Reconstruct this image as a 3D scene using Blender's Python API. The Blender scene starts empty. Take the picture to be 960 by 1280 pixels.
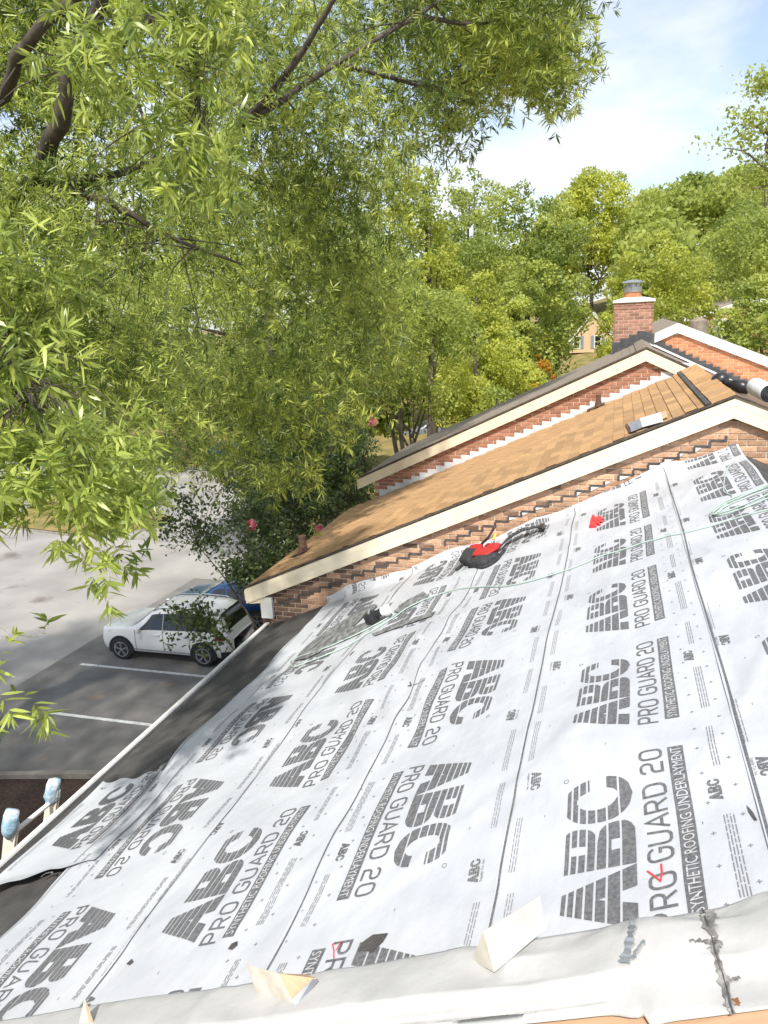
import bpy, bmesh, math, random
import numpy as np
from mathutils import Vector, Matrix

rng = np.random.default_rng(7)
random.seed(7)
SC = bpy.context.scene
COL = SC.collection
R = math.radians

# ------------------------------------------------------------------ camera
CAMZ = 9.85                     # eye height above the parking lot (m)
CAX = np.array([[0.95704717, -0.02590947, 0.28877224],
                [0.28585679, 0.25073445, -0.92488817],
                [-0.04844178, 0.96770912, 0.2473711]])
cd = bpy.data.cameras.new('camera'); cam = bpy.data.objects.new('camera', cd); COL.objects.link(cam)
cd.sensor_fit = 'VERTICAL'; cd.sensor_height = 36.0; cd.lens = 948 / 1280 * 36
cd.clip_start = 0.05; cd.clip_end = 3000
m4 = Matrix([[*CAX[0], 0], [*CAX[1], 0], [*CAX[2], CAMZ], [0, 0, 0, 1]])
cam.matrix_world = m4
SC.camera = cam

# ------------------------------------------------------------------ light
SUN_EL, SUN_AZ = 52.0, 172.0      # azimuth measured from +Y towards +X
sx = math.sin(R(SUN_AZ)) * math.cos(R(SUN_EL)); sy = math.cos(R(SUN_AZ)) * math.cos(R(SUN_EL)); sz = math.sin(R(SUN_EL))
sl = bpy.data.lights.new('sun', 'SUN'); sl.energy = 4.3; sl.angle = R(2.0); sl.color = (1.0, 0.955, 0.88)
so = bpy.data.objects.new('sun', sl); COL.objects.link(so)
so.rotation_euler = Vector((sx, sy, sz)).to_track_quat('Z', 'Y').to_euler()
so.location = (0, 0, 60)

world = bpy.data.worlds.new('World'); SC.world = world; world.use_nodes = True
wn = world.node_tree; wn.nodes.clear()
def N(t, typ, **kw):
    n = t.nodes.new(typ)
    for k, v in kw.items(): setattr(n, k, v)
    return n
wo = N(wn, 'ShaderNodeOutputWorld'); bg = N(wn, 'ShaderNodeBackground'); bg.inputs[1].default_value = 0.14
sky = N(wn, 'ShaderNodeTexSky', sky_type='NISHITA'); sky.sun_disc = False
sky.sun_elevation = R(SUN_EL); sky.sun_rotation = R(SUN_AZ); sky.dust_density = 0.7; sky.air_density = 1.0; sky.ozone_density = 1.0
tc = N(wn, 'ShaderNodeTexCoord'); mp = N(wn, 'ShaderNodeMapping'); mp.inputs['Scale'].default_value = (1.0, 1.0, 2.6); mp.inputs['Location'].default_value = (0.35, 0.1, 0.2)
n1 = N(wn, 'ShaderNodeTexNoise'); n1.inputs['Scale'].default_value = 3.8; n1.inputs['Detail'].default_value = 9; n1.inputs['Roughness'].default_value = 0.52; n1.inputs['Distortion'].default_value = 0.15
cr = N(wn, 'ShaderNodeValToRGB'); cr.color_ramp.elements[0].position = 0.41; cr.color_ramp.elements[1].position = 0.66
cr.color_ramp.elements[0].color = (0.26, 0.26, 0.26, 1); cr.color_ramp.elements[1].color = (0.95, 0.95, 0.95, 1)
mx = N(wn, 'ShaderNodeMix', data_type='RGBA'); mx.inputs[7].default_value = (5.6, 5.75, 6.1, 1)
L = wn.links.new
L(tc.outputs['Generated'], mp.inputs[0]); L(mp.outputs[0], n1.inputs['Vector']); L(n1.outputs['Fac'], cr.inputs[0])
sc_ = N(wn, 'ShaderNodeMix', data_type='RGBA', blend_type='MULTIPLY'); sc_.inputs[0].default_value = 1.0; sc_.inputs[7].default_value = (0.95, 0.97, 1.0, 1)
L(cr.outputs[0], mx.inputs[0]); L(sky.outputs[0], sc_.inputs[6]); L(sc_.outputs[2], mx.inputs[6]); L(mx.outputs[2], bg.inputs[0]); L(bg.outputs[0], wo.inputs[0])

vs = SC.view_settings; vs.view_transform = 'Standard'; vs.look = 'None'; vs.gamma = 1.0; vs.exposure = 0.52; vs.use_curve_mapping = False
SC.cycles.max_bounces = 10; SC.cycles.diffuse_bounces = 5; SC.cycles.transmission_bounces = 6; SC.cycles.transparent_max_bounces = 8

# ------------------------------------------------------------------ geometry of the place
P5 = math.atan(5 / 12)
SD = np.array([math.cos(P5), 0, math.sin(P5)]); RN = np.array([-math.sin(P5), 0, math.cos(P5)])
C0 = np.array([0, 0, CAMZ])
def ray(u, v): return CAX @ np.array([u - 480., 640. - v, -948.])
def atY(u, v, y): d = ray(u, v); return d * (y / d[1]) + C0
def atD(u, v, dist): d = ray(u, v); return d * (dist / np.linalg.norm(d)) + C0
def atH(u, v, h): d = ray(u, v); return d * (-h / RN.dot(d)) + C0
def atZ(u, v, z): d = ray(u, v); return d * ((z - CAMZ) / d[2]) + C0
def RP(s, y, h):               # point on a front roof slope: s up the slope, y along the row, h below the eye
    return SD * s - RN * h + np.array([0, y, CAMZ])

# ------------------------------------------------------------------ materials
MATS = {}
def mat(name, col, rough=0.7, col2=None, scale=8.0, detail=4, bump=0.0, bscale=None, metal=0.0, objrand=0.0, spec=0.5, stretch=None, ramp=(0.35, 0.65), coat=0.0, wear=None):
    if name in MATS: return MATS[name]
    m = bpy.data.materials.new(name); m.use_nodes = True; t = m.node_tree; b = t.nodes['Principled BSDF']
    b.inputs['Roughness'].default_value = rough; b.inputs['Metallic'].default_value = metal
    b.inputs['Specular IOR Level'].default_value = spec; b.inputs['Coat Weight'].default_value = coat
    b.inputs['Base Color'].default_value = (*col, 1)
    l = t.links.new
    tcn = N(t, 'ShaderNodeTexCoord'); vec = tcn.outputs['Object']
    if stretch:
        mpn = N(t, 'ShaderNodeMapping'); mpn.inputs['Scale'].default_value = stretch; l(vec, mpn.inputs[0]); vec = mpn.outputs[0]
    out = None
    if col2:
        nz = N(t, 'ShaderNodeTexNoise'); nz.inputs['Scale'].default_value = scale; nz.inputs['Detail'].default_value = detail; l(vec, nz.inputs['Vector'])
        rp = N(t, 'ShaderNodeValToRGB'); rp.color_ramp.elements[0].position = ramp[0]; rp.color_ramp.elements[1].position = ramp[1]
        rp.color_ramp.elements[0].color = (*col, 1); rp.color_ramp.elements[1].color = (*col2, 1)
        l(nz.outputs['Fac'], rp.inputs[0]); out = rp.outputs[0]
    if wear:
        nz = N(t, 'ShaderNodeTexNoise'); nz.inputs['Scale'].default_value = wear[1]; nz.inputs['Detail'].default_value = 6; l(tcn.outputs['Object'], nz.inputs['Vector'])
        rp = N(t, 'ShaderNodeValToRGB'); rp.color_ramp.elements[0].position = wear[2]; rp.color_ramp.elements[1].position = wear[2] + 0.12
        mxn = N(t, 'ShaderNodeMix', data_type='RGBA'); mxn.inputs[7].default_value = (*wear[0], 1); l(nz.outputs['Fac'], rp.inputs[0]); l(rp.outputs[0], mxn.inputs[0])
        if out: l(out, mxn.inputs[6])
        else: mxn.inputs[6].default_value = (*col, 1)
        out = mxn.outputs[2]
    if objrand:
        oi = N(t, 'ShaderNodeObjectInfo'); hs = N(t, 'ShaderNodeHueSaturation'); mr = N(t, 'ShaderNodeMapRange')
        mr.inputs['To Min'].default_value = 1 - objrand; mr.inputs['To Max'].default_value = 1 + objrand * 0.8
        l(oi.outputs['Random'], mr.inputs[0]); l(mr.outputs[0], hs.inputs['Value'])
        if out: l(out, hs.inputs['Color'])
        else: hs.inputs['Color'].default_value = (*col, 1)
        out = hs.outputs[0]
    if out: l(out, b.inputs['Base Color'])
    if bump:
        nb = N(t, 'ShaderNodeTexNoise'); nb.inputs['Scale'].default_value = bscale or scale * 3; nb.inputs['Detail'].default_value = 6; l(vec, nb.inputs['Vector'])
        bp = N(t, 'ShaderNodeBump'); bp.inputs['Strength'].default_value = bump; bp.inputs['Distance'].default_value = 0.02
        l(nb.outputs['Fac'], bp.inputs['Height']); l(bp.outputs[0], b.inputs['Normal'])
    MATS[name] = m; return m

def leafmat(name, ca, cb, trans=0.5, tcol=None, rough=0.5):
    m = bpy.data.materials.new(name); m.use_nodes = True; t = m.node_tree; t.nodes.clear(); l = t.links.new
    o = N(t, 'ShaderNodeOutputMaterial'); at = N(t, 'ShaderNodeAttribute'); at.attribute_name = 'tint'
    mx = N(t, 'ShaderNodeMix', data_type='RGBA'); mx.inputs[6].default_value = (*ca, 1); mx.inputs[7].default_value = (*cb, 1); l(at.outputs['Fac'], mx.inputs[0])
    d = N(t, 'ShaderNodeBsdfPrincipled'); d.inputs['Roughness'].default_value = rough; d.inputs['Specular IOR Level'].default_value = 0.5; l(mx.outputs[2], d.inputs['Base Color'])
    tr = N(t, 'ShaderNodeBsdfTranslucent'); hs = N(t, 'ShaderNodeHueSaturation'); hs.inputs['Hue'].default_value = 0.495; hs.inputs['Saturation'].default_value = 1.0; hs.inputs['Value'].default_value = 1.5
    l(mx.outputs[2], hs.inputs['Color']); l(hs.outputs[0], tr.inputs['Color'])
    ms = N(t, 'ShaderNodeMixShader'); ms.inputs[0].default_value = trans; l(d.outputs[0], ms.inputs[1]); l(tr.outputs[0], ms.inputs[2]); l(ms.outputs[0], o.inputs[0])
    MATS[name] = m; return m

M_sheet = mat('underlayment_white', (0.445, 0.455, 0.485), 0.5, (0.51, 0.52, 0.545), 2.2, 3, bump=0.55, bscale=4.5, spec=0.3, stretch=(1.6, 1.0, 1.6))
M_ink = mat('print_ink', (0.10, 0.10, 0.105), 0.75, (0.17, 0.17, 0.175), 60, 3, spec=0.2)
M_inkf = mat('fine_print_ink', (0.20, 0.20, 0.21), 0.6)
M_inkw = mat('print_white', (0.48, 0.48, 0.50), 0.5)
M_red = mat('red_marker', (0.75, 0.05, 0.05), 0.6)
M_felt = mat('black_felt', (0.042, 0.040, 0.040), 0.85, (0.075, 0.07, 0.067), 5, 6, bump=0.5, bscale=70, wear=((0.12, 0.115, 0.11), 2.5, 0.62))
M_white = mat('white_metal', (0.49, 0.482, 0.465), 0.34, (0.42, 0.412, 0.398), 5, 5, bump=0.35, bscale=7, spec=0.5, wear=((0.55, 0.52, 0.46), 9, 0.70))
M_flash = mat('flashing_aluminium', (0.70, 0.71, 0.73), 0.4, (0.60, 0.61, 0.63), 7, 4, bump=0.2, bscale=9, metal=0.05)
M_rust = mat('weathered_tin', (0.66, 0.63, 0.56), 0.45, (0.52, 0.48, 0.40), 12, 5, wear=((0.40, 0.26, 0.11), 14, 0.66), metal=0.2)
M_cream = mat('cream_paint', (0.80, 0.71, 0.54), 0.55, (0.74, 0.65, 0.49), 4, 5, bump=0.1, bscale=20, wear=((0.45, 0.38, 0.28), 9, 0.72))
M_wtrim = mat('white_trim', (0.78, 0.77, 0.74), 0.5, (0.70, 0.69, 0.67), 4, 4, wear=((0.5, 0.48, 0.44), 8, 0.72))
M_brA = mat('orange_brick', (0.56, 0.345, 0.215), 0.85, (0.44, 0.25, 0.155), 30, 4, bump=0.5, bscale=60, objrand=0.34, wear=((0.55, 0.42, 0.32), 14, 0.66))
M_brB = mat('brown_brick', (0.42, 0.20, 0.125), 0.85, (0.33, 0.145, 0.09), 30, 4, bump=0.5, bscale=60, objrand=0.26)
M_brC = mat('red_orange_brick', (0.62, 0.25, 0.11), 0.85, (0.52, 0.19, 0.085), 30, 4, bump=0.5, bscale=60, objrand=0.26)
M_brD = mat('chimney_brick', (0.42, 0.22, 0.155), 0.85, (0.31, 0.155, 0.11), 30, 4, bump=0.5, bscale=60, objrand=0.3)
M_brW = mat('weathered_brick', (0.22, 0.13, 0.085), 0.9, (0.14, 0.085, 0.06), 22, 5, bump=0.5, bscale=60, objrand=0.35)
M_mort = mat('mortar', (0.66, 0.56, 0.45), 0.95, (0.54, 0.45, 0.35), 25, 4, bump=0.5, bscale=90)
M_shin = mat('tan_shingle', (0.62, 0.375, 0.175), 0.92, (0.44, 0.26, 0.125), 9, 6, bump=0.6, bscale=160, objrand=0.22, stretch=(1, 9, 1))
M_shinm = mat('tan_shingle_mass', (0.62, 0.375, 0.175), 0.92, (0.40, 0.235, 0.115), 5, 7, bump=0.6, bscale=160, stretch=(0.7, 6, 0.7))
M_shg = mat('grey_shingle', (0.33, 0.27, 0.20), 0.92, (0.20, 0.17, 0.14), 6, 6, bump=0.6, bscale=120, stretch=(1, 4, 1))
M_asphd = mat('asphalt_backing', (0.20, 0.135, 0.08), 0.95, (0.13, 0.09, 0.055), 8, 4)
M_dark = mat('dark_edge', (0.10, 0.075, 0.055), 0.9, (0.05, 0.04, 0.032), 20, 4)
M_tar = mat('tar_sealant', (0.045, 0.042, 0.042), 0.7, (0.10, 0.09, 0.085), 18, 4)
M_greytar = mat('grey_sealant', (0.13, 0.125, 0.12), 0.8, (0.33, 0.32, 0.30), 20, 4, bump=0.6, bscale=30)
M_blackflash = mat('black_flashing', (0.045, 0.045, 0.05), 0.6, (0.08, 0.08, 0.085), 10, 3)
M_asph = mat('asphalt', (0.25, 0.238, 0.222), 0.9, (0.35, 0.332, 0.31), 0.35, 8, bump=0.5, bscale=40, wear=((0.16, 0.14, 0.12), 0.5, 0.60))
M_asphb = mat('shaded_bay_asphalt', (0.135, 0.129, 0.121), 0.9, (0.20, 0.19, 0.178), 1.1, 8, bump=0.6, bscale=60, wear=((0.26, 0.19, 0.12), 0.9, 0.62))  # asphalt darkened to carry the shade on the bays; brown blotches are litter
M_paint = mat('road_paint', (0.66, 0.66, 0.64), 0.7, (0.40, 0.40, 0.39), 9, 6, ramp=(0.45, 0.75))
M_conc = mat('concrete', (0.30, 0.27, 0.23), 0.9, (0.21, 0.19, 0.16), 4, 6, bump=0.4, bscale=30)
M_mulch = mat('mulch', (0.028, 0.017, 0.012), 0.95, (0.075, 0.043, 0.028), 14, 7, bump=1.0, bscale=24)
M_grass = mat('dry_grass', (0.13, 0.13, 0.03), 0.95, (0.28, 0.20, 0.075), 1.2, 8, bump=0.8, bscale=20)
M_bark = mat('bark', (0.045, 0.036, 0.028), 0.95, (0.095, 0.078, 0.06), 9, 6, bump=1.0, bscale=18, stretch=(1, 1, 0.3))
M_bark2 = mat('pale_bark', (0.22, 0.18, 0.14), 0.9, (0.12, 0.095, 0.075), 9, 6, bump=0.8, bscale=14, stretch=(1, 1, 0.3))
M_black = mat('black_rubber', (0.018, 0.018, 0.019), 0.6, bump=0.2, bscale=60)
M_blackgl = mat('black_plastic', (0.02, 0.02, 0.022), 0.35)
M_glass = mat('tinted_glass', (0.012, 0.014, 0.016), 0.06, spec=0.7)
M_carw = mat('white_car_paint', (0.80, 0.80, 0.79), 0.25, coat=0.6)
M_carb = mat('blue_car_paint', (0.010, 0.045, 0.14), 0.22, coat=0.8, metal=0.2)
M_carg = mat('grey_car_paint', (0.22, 0.24, 0.27), 0.3, coat=0.6, metal=0.3)
M_alloy = mat('alloy', (0.55, 0.56, 0.58), 0.3, metal=0.9)
M_tail = mat('tail_lamp', (0.35, 0.01, 0.01), 0.15, spec=0.6)
M_lamp = mat('head_lamp', (0.55, 0.57, 0.6), 0.1, spec=0.8)
M_hose = mat('pale_green_hose', (0.38, 0.48, 0.42), 0.45)
M_redf = mat('red_fabric', (0.55, 0.03, 0.025), 0.7, (0.40, 0.02, 0.02), 20, 4, bump=0.4, bscale=60)
M_blkf = mat('black_fabric', (0.022, 0.022, 0.025), 0.85, (0.05, 0.05, 0.055), 25, 4, bump=0.5, bscale=80)
M_yel = mat('yellow_plastic', (0.75, 0.45, 0.04), 0.5)
M_rag = mat('blue_rag', (0.22, 0.38, 0.50), 0.9, (0.42, 0.54, 0.62), 14, 5, bump=0.8, bscale=22, wear=((0.70, 0.73, 0.75), 12, 0.54))
M_fib = mat('ladder_rail', (0.70, 0.68, 0.60), 0.5, (0.60, 0.57, 0.49), 8, 5)
M_clay = mat('clay_flue', (0.55, 0.22, 0.10), 0.85, (0.45, 0.17, 0.08), 14, 3)
M_galv = mat('galvanised', (0.45, 0.47, 0.49), 0.4, (0.32, 0.33, 0.35), 10, 4, metal=0.7)
M_ply = mat('plywood', (0.60, 0.40, 0.25), 0.85, (0.50, 0.32, 0.19), 5, 6, stretch=(1, 9, 1))
M_rusty = mat('rust', (0.30, 0.13, 0.04), 0.9, (0.14, 0.06, 0.03), 40, 4)
M_mems = mat('white_membrane', (0.78, 0.77, 0.76), 0.5, (0.68, 0.66, 0.64), 4, 5)
M_pipe = mat('vent_pipe_paint', (0.15, 0.075, 0.05), 0.8, (0.09, 0.05, 0.035), 12, 4)
M_peach = mat('peach_siding', (0.62, 0.44, 0.27), 0.85, (0.56, 0.39, 0.24), 2, 4)
M_shut = mat('blue_grey_shutter', (0.20, 0.25, 0.30), 0.7)
M_pink = leafmat('pink_petals', (0.75, 0.22, 0.28), (0.90, 0.42, 0.48), 0.35)
M_oak = leafmat('oak_leaf', (0.080, 0.128, 0.026), (0.510, 0.575, 0.120), 0.38, rough=.38)
M_oakn = leafmat('young_oak_leaf', (0.135, 0.195, 0.036), (0.470, 0.540, 0.125), 0.38, rough=.34)
M_myr = leafmat('myrtle_leaf', (0.045, 0.080, 0.026), (0.190, 0.250, 0.075), 0.30, rough=.36)
M_yg = leafmat('yellow_green_leaf', (0.255, 0.305, 0.050), (0.540, 0.560, 0.095), 0.48)
M_mg = leafmat('mid_green_leaf', (0.185, 0.245, 0.052), (0.450, 0.490, 0.105), 0.48)
M_dg = leafmat('dark_green_leaf', (0.070, 0.110, 0.030), (0.160, 0.205, 0.052), 0.45)
M_or = leafmat('orange_leaf', (0.42, 0.20, 0.015), (0.55, 0.36, 0.03), 0.45)

# ------------------------------------------------------------------ object helpers
def link(o, parent=None):
    COL.objects.link(o)
    if parent is not None: o.parent = parent
    return o
def tag(o, label, cat, group=None):
    o['label'] = label; o['category'] = cat
    if group: o['group'] = group
    return o
def thing(name, loc, label, cat, group=None):
    o = bpy.data.objects.new(name, None); o.location = tuple(loc); o.empty_display_size = 0.2
    COL.objects.link(o); return tag(o, label, cat, group)
def origin(o):
    p = np.zeros(3)
    while o is not None: p = p + np.array(o.location); o = o.parent
    return p
def mesh_obj(name, V, F, m, parent=None, smooth=False, world=True):
    V = np.asarray(V, float).reshape(-1, 3)
    if parent is not None and world: V = V - origin(parent)
    me = bpy.data.meshes.new(name); me.from_pydata(V.tolist(), [], [list(map(int, f)) for f in F])
    if m: me.materials.append(m)
    if smooth: me.polygons.foreach_set('use_smooth', [True] * len(me.polygons))
    me.update()
    return link(bpy.data.objects.new(name, me), parent)
class MB:
    def __init__(s): s.v = []; s.f = []
    def add(s, V, F):
        b = len(s.v); s.v += [tuple(map(float, p)) for p in V]; s.f += [[b + i for i in f] for f in F]; return s
    def hexa(s, p8):            # 4 bottom, 4 top
        return s.add(p8, [(3, 2, 1, 0), (4, 5, 6, 7), (0, 1, 5, 4), (1, 2, 6, 5), (2, 3, 7, 6), (3, 0, 4, 7)])
    def box(s, a, b):
        x0, y0, z0 = a; x1, y1, z1 = b
        return s.hexa([(x0, y0, z0), (x1, y0, z0), (x1, y1, z0), (x0, y1, z0), (x0, y0, z1), (x1, y0, z1), (x1, y1, z1), (x0, y1, z1)])
    def bar(s, a, b, w, h, up=(0, 0, 1)):
        a = np.array(a, float); b = np.array(b, float); d = b - a; d /= np.linalg.norm(d); up = np.array(up, float)
        x = np.cross(d, up); x /= np.linalg.norm(x); z = np.cross(x, d)
        c = [(-x * w - z * h) / 2, (x * w - z * h) / 2, (x * w + z * h) / 2, (-x * w + z * h) / 2]
        return s.hexa([a + k for k in c] + [b + k for k in c])
    def tube(s, pts, rad, n=8, cap=True):
        pts = np.asarray(pts, float); k = len(pts); rad = np.broadcast_to(np.asarray(rad, float), (k,))
        t = np.gradient(pts, axis=0); t /= np.linalg.norm(t, axis=1)[:, None] + 1e-12
        u = np.cross(t[0], (0.31, 0.77, 0.55)); u /= np.linalg.norm(u); V = []
        for i in range(k):
            u = u - t[i] * u.dot(t[i]); u /= np.linalg.norm(u); w = np.cross(t[i], u)
            for j in range(n):
                a = 2 * math.pi * j / n; V.append(pts[i] + rad[i] * (math.cos(a) * u + math.sin(a) * w))
        F = [(i * n + j, i * n + (j + 1) % n, (i + 1) * n + (j + 1) % n, (i + 1) * n + j) for i in range(k - 1) for j in range(n)]
        if cap: F += [tuple(range(n))[::-1], tuple((k - 1) * n + j for j in range(n))]
        return s.add(V, F)
    def prism(s, poly, ext):    # closed prism: polygon of 3-D points pushed by a vector
        poly = [np.array(p, float) for p in poly]; n = len(poly); e = np.array(ext, float)
        return s.add(poly + [p + e for p in poly], [tuple(range(n))[::-1], tuple(range(n, 2 * n))] + [(i, (i + 1) % n, n + (i + 1) % n, n + i) for i in range(n)])
    def build(s, name, m, parent=None, smooth=False): return mesh_obj(name, s.v, s.f, m, parent, smooth)
def spline(pts, n):
    pts = np.asarray(pts, float); k = len(pts); P = np.vstack([2 * pts[0] - pts[1], pts, 2 * pts[-1] - pts[-2]]); out = []
    for x in np.linspace(0, k - 1, n):
        i = min(int(x), k - 2); t = x - i; a, b, c, d = P[i], P[i + 1], P[i + 2], P[i + 3]
        out.append(0.5 * (2 * b + (c - a) * t + (2 * a - 5 * b + 4 * c - d) * t * t + (3 * b - a - 3 * c + d) * t ** 3))
    return np.array(out)
def structure(o): o['kind'] = 'structure'; return o
def inst(name, me, loc, parent, rot=None):
    o = bpy.data.objects.new(name, me); COL.objects.link(o); o.parent = parent; o.location = tuple(np.array(loc) - origin(parent))
    if rot: o.rotation_euler = rot
    return o

# smooth 3-D noise from random sines, for lumps, clumps and gaps
_K = rng.normal(0, 1, (14, 3)); _PH = rng.uniform(0, 6.28, 14)
def lump(p, f): return np.sin((p * f) @ _K.T + _PH).sum(1) / 3.7

# ================================================================== GROUND
def hill(x, y):
    r = np.clip((y - 72) / 80, 0, 1); w = np.clip((x + 32) / 55, 0, 1)
    return 19 * r * r * (3 - 2 * r) * (0.15 + 0.85 * w)
xs = np.concatenate([[-900, -500, -300], np.linspace(-200, 200, 61), [300, 500, 900]]); ys = np.concatenate([[-400, -150], np.linspace(-60, 260, 65), [400, 700, 1400]])
GX, GY = np.meshgrid(xs, ys); V = np.stack([GX, GY, hill(GX, GY) - 0.02], -1).reshape(-1, 3); nx = len(xs)
F = [(j * nx + i, j * nx + i + 1, (j + 1) * nx + i + 1, (j + 1) * nx + i) for j in range(len(ys) - 1) for i in range(nx - 1)]
structure(mesh_obj('ground', V, F, M_grass, smooth=True))
def flat(name, poly, z, m, kind=True, parent=None):
    o = mesh_obj(name, [(x, y, z) for x, y in poly], [tuple(range(len(poly)))], m, parent)
    if kind and parent is None: structure(o)
    return o
lot = flat('parking_lot', [(-10.9, 12.9), (-10.9, 26), (-12, 30), (-16.5, 31.5), (-15, 46), (-60, 52), (-60, 12.2), (-14, 12.2)], 0.0, M_asph)
flat('parking_bay_shade', [(-16.6, 12.3), (-13.6, 12.3), (-10.95, 12.95), (-10.95, 25.6), (-16.2, 25.6)], 0.0025, M_asphb)  # darker sheet over the near bays, tree shade put into its colour
flat('mulch_bed', [(-16, 4), (-4.4, 4), (-4.4, 12.7), (-10.6, 12.7), (-13.5, 12.05), (-16, 12.05)], 0.004, M_mulch)
flat('mulch_bed', [(-10.8, 13.1), (-4.6, 13.1), (-4.6, 32), (-11.5, 29)], 0.004, M_mulch)
# kerbs
def kerb(pts, w=0.16, h=0.13):
    mb = MB()
    for a, b in zip(pts[:-1], pts[1:]):
        a = np.array([*a, h / 2 - 0.02]); b = np.array([*b, h / 2 - 0.02]); d = (b - a) / np.linalg.norm(b - a)
        Ln = np.linalg.norm(b - a); k = max(1, int(Ln / 1.5))
        for i in range(k): mb.bar(a + d * (Ln * i / k + 0.008), a + d * (Ln * (i + 1) / k - 0.008), w, h)
    structure(mb.build('kerb', M_conc))
kerb([(-16, 12.1), (-13.6, 12.1), (-10.75, 12.8)]); kerb([(-10.85, 12.95), (-10.85, 26), (-11.9, 30), (-16.4, 31.4), (-14.9, 46)])
kerb([(-60, 52.1), (-15, 46.1)])
for k, (yy, x0) in enumerate([(17.74, -15.55), (14.97, -14.45), (20.5, -15.8), (23.25, -16.0)]):
    structure(flat('parking_line', [(x0, yy - 0.06), (-10.95, yy - 0.06), (-10.95, yy + 0.06), (x0, yy + 0.06)], 0.005, M_paint))
# lawn islands with dry grass
isl = [(-31, 31.5), (-26, 30.5), (-22.5, 32), (-22.3, 34), (-27, 37), (-34, 38)]
flat('lawn_island', isl, 0.11, M_grass); kerb(isl + isl[:1])
structure(mesh_obj('hillside_lawn', [(-60, 53, 0.1), (-14, 47, 0.1), (-14, 60, 0.5), (-60, 66, 0.5)], [(0, 1, 2, 3)], M_grass))

# ================================================================== BRICK HELPERS
BRK = {}
def brick_mesh(m, L=0.194, H=0.058, D=0.009):
    k = (m.name, L)
    if k not in BRK:
        b = MB(); c = 0.004; x, z = L / 2, H / 2
        b.add([(-x, 0, -z), (x, 0, -z), (x, 0, z), (-x, 0, z), (-x, -D + c, -z), (x, -D + c, -z), (x, -D + c, z), (-x, -D + c, z),
               (-x + c, -D, -z + c), (x - c, -D, -z + c), (x - c, -D, z - c), (-x + c, -D, z - c)],
              [(0, 1, 5, 4), (1, 2, 6, 5), (2, 3, 7, 6), (3, 0, 4, 7), (4, 5, 9, 8), (5, 6, 10, 9), (6, 7, 11, 10), (7, 4, 8, 11), (8, 9, 10, 11)])
        me = bpy.data.meshes.new('brick'); me.from_pydata(b.v, [], b.f); me.materials.append(m); BRK[k] = me
    return BRK[k]
CW, CH = 0.204, 0.0685
def brick_face(wall, yface, x0, x1, ztop, zbot, pick):
    """bricks on a gable face looking to -Y; ztop/zbot are functions of x; pick(x,z)->material"""
    n = 0; z0 = 4.0
    for r in range(int(z0 / CH), int(11 / CH)):
        zc = r * CH; off = (r % 2) * CW / 2
        for i in range(int((x0) / CW) - 2, int((x1) / CW) + 2):
            xc = i * CW + off
            if xc < x0 or xc > x1: continue
            if zc > ztop(xc) or zc < zbot(xc): continue
            inst('brick', brick_mesh(pick(xc, zc)), (xc + random.uniform(-.003, .003), yface + random.uniform(-.002, .002), zc), wall, (0, random.uniform(-.006, .006), 0)); n += 1
    return n

# ================================================================== TOWNHOUSES
def house_shell(name, label, y0, y1, e, r, roofmat, wallmat_front, thick=0.12, rear_k=0.43):
    t = thing(name, (e[0], y0, 0), label, 'house', 'row of brick townhouses stepping away')
    rr = np.array([r[0] + 6.3, y0, r[2] - 6.3 * rear_k])
    dn = np.array([0, 0, -thick]); ey = np.array([0, y1 - y0, 0])
    mb = MB(); mb.prism([e, r, rr, rr + dn, r + dn * 1.05, e + dn], ey); roof = mb.build('roof', roofmat, t)
    wx = e[0] + 0.32
    mb = MB()
    ze = e[2] + 0.32 * 0.4167 - thick - 0.01; zr = r[2] - thick * 1.05 - 0.01; zz = rr[2] + 0.3 * rear_k - thick - 0.01
    mb.prism([(wx, y0 + 0.085, 0), (rr[0] - 0.3, y0 + 0.085, 0), (rr[0] - 0.3, y0 + 0.085, zz), (r[0], y0 + 0.085, zr), (wx, y0 + 0.085, ze)], (0, y1 - y0 - 0.02, 0))
    wall = mb.build('gable_wall', wallmat_front, t)
    return t, roof, wall, e, r, rr
def line_front(h):             # height of a front slope at x
    return lambda x: float(RP((x - RP(0, 0, h)[0]) / SD[0], 0, h)[2])
def rake(t, pts_top, yf, depth, thickness, m, name='rake_board'):
    """cream boards under a roof edge; pts_top = polyline (x,z) of the top edge"""
    for (x0, z0), (x1, z1) in zip(pts_top[:-1], pts_top[1:]):
        mb = MB(); mb.prism([(x0, yf, z0), (x1, yf, z1), (x1, yf, z1 - depth), (x0, yf, z0 - depth)], (0, thickness, 0)); mb.build(name, m, t)

# ---- house 1: the one being re-roofed
H1 = 2.062
t1, roof1, wall1, e1, r1, rr1 = house_shell('townhouse', 'brick townhouse with stripped roof being covered in white underlayment', 2.0, 9.34, RP(-5.95, 2.0, H1 + .02), RP(.62, 2.0, H1 + .02), M_felt, M_brB)
mb = MB(); a = RP(-5.99, 2.0, H1 - 0.012); b = RP(-5.99, 9.30, H1 - 0.012)
mb.bar(a, b, 0.036, 0.02, up=RN); mb.bar(a + [-.035, 0, -.07], b + [-.035, 0, -.07], 0.02, 0.14, up=(0, 0, 1)); mb.build('drip_edge', M_wtrim, t1)
mb = MB(); mb.bar(RP(-5.99, 2.0, H1 + 0.20), RP(-5.99, 9.3, H1 + 0.20), 0.1, 0.16); mb.build('fascia', M_wtrim, t1)

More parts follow.
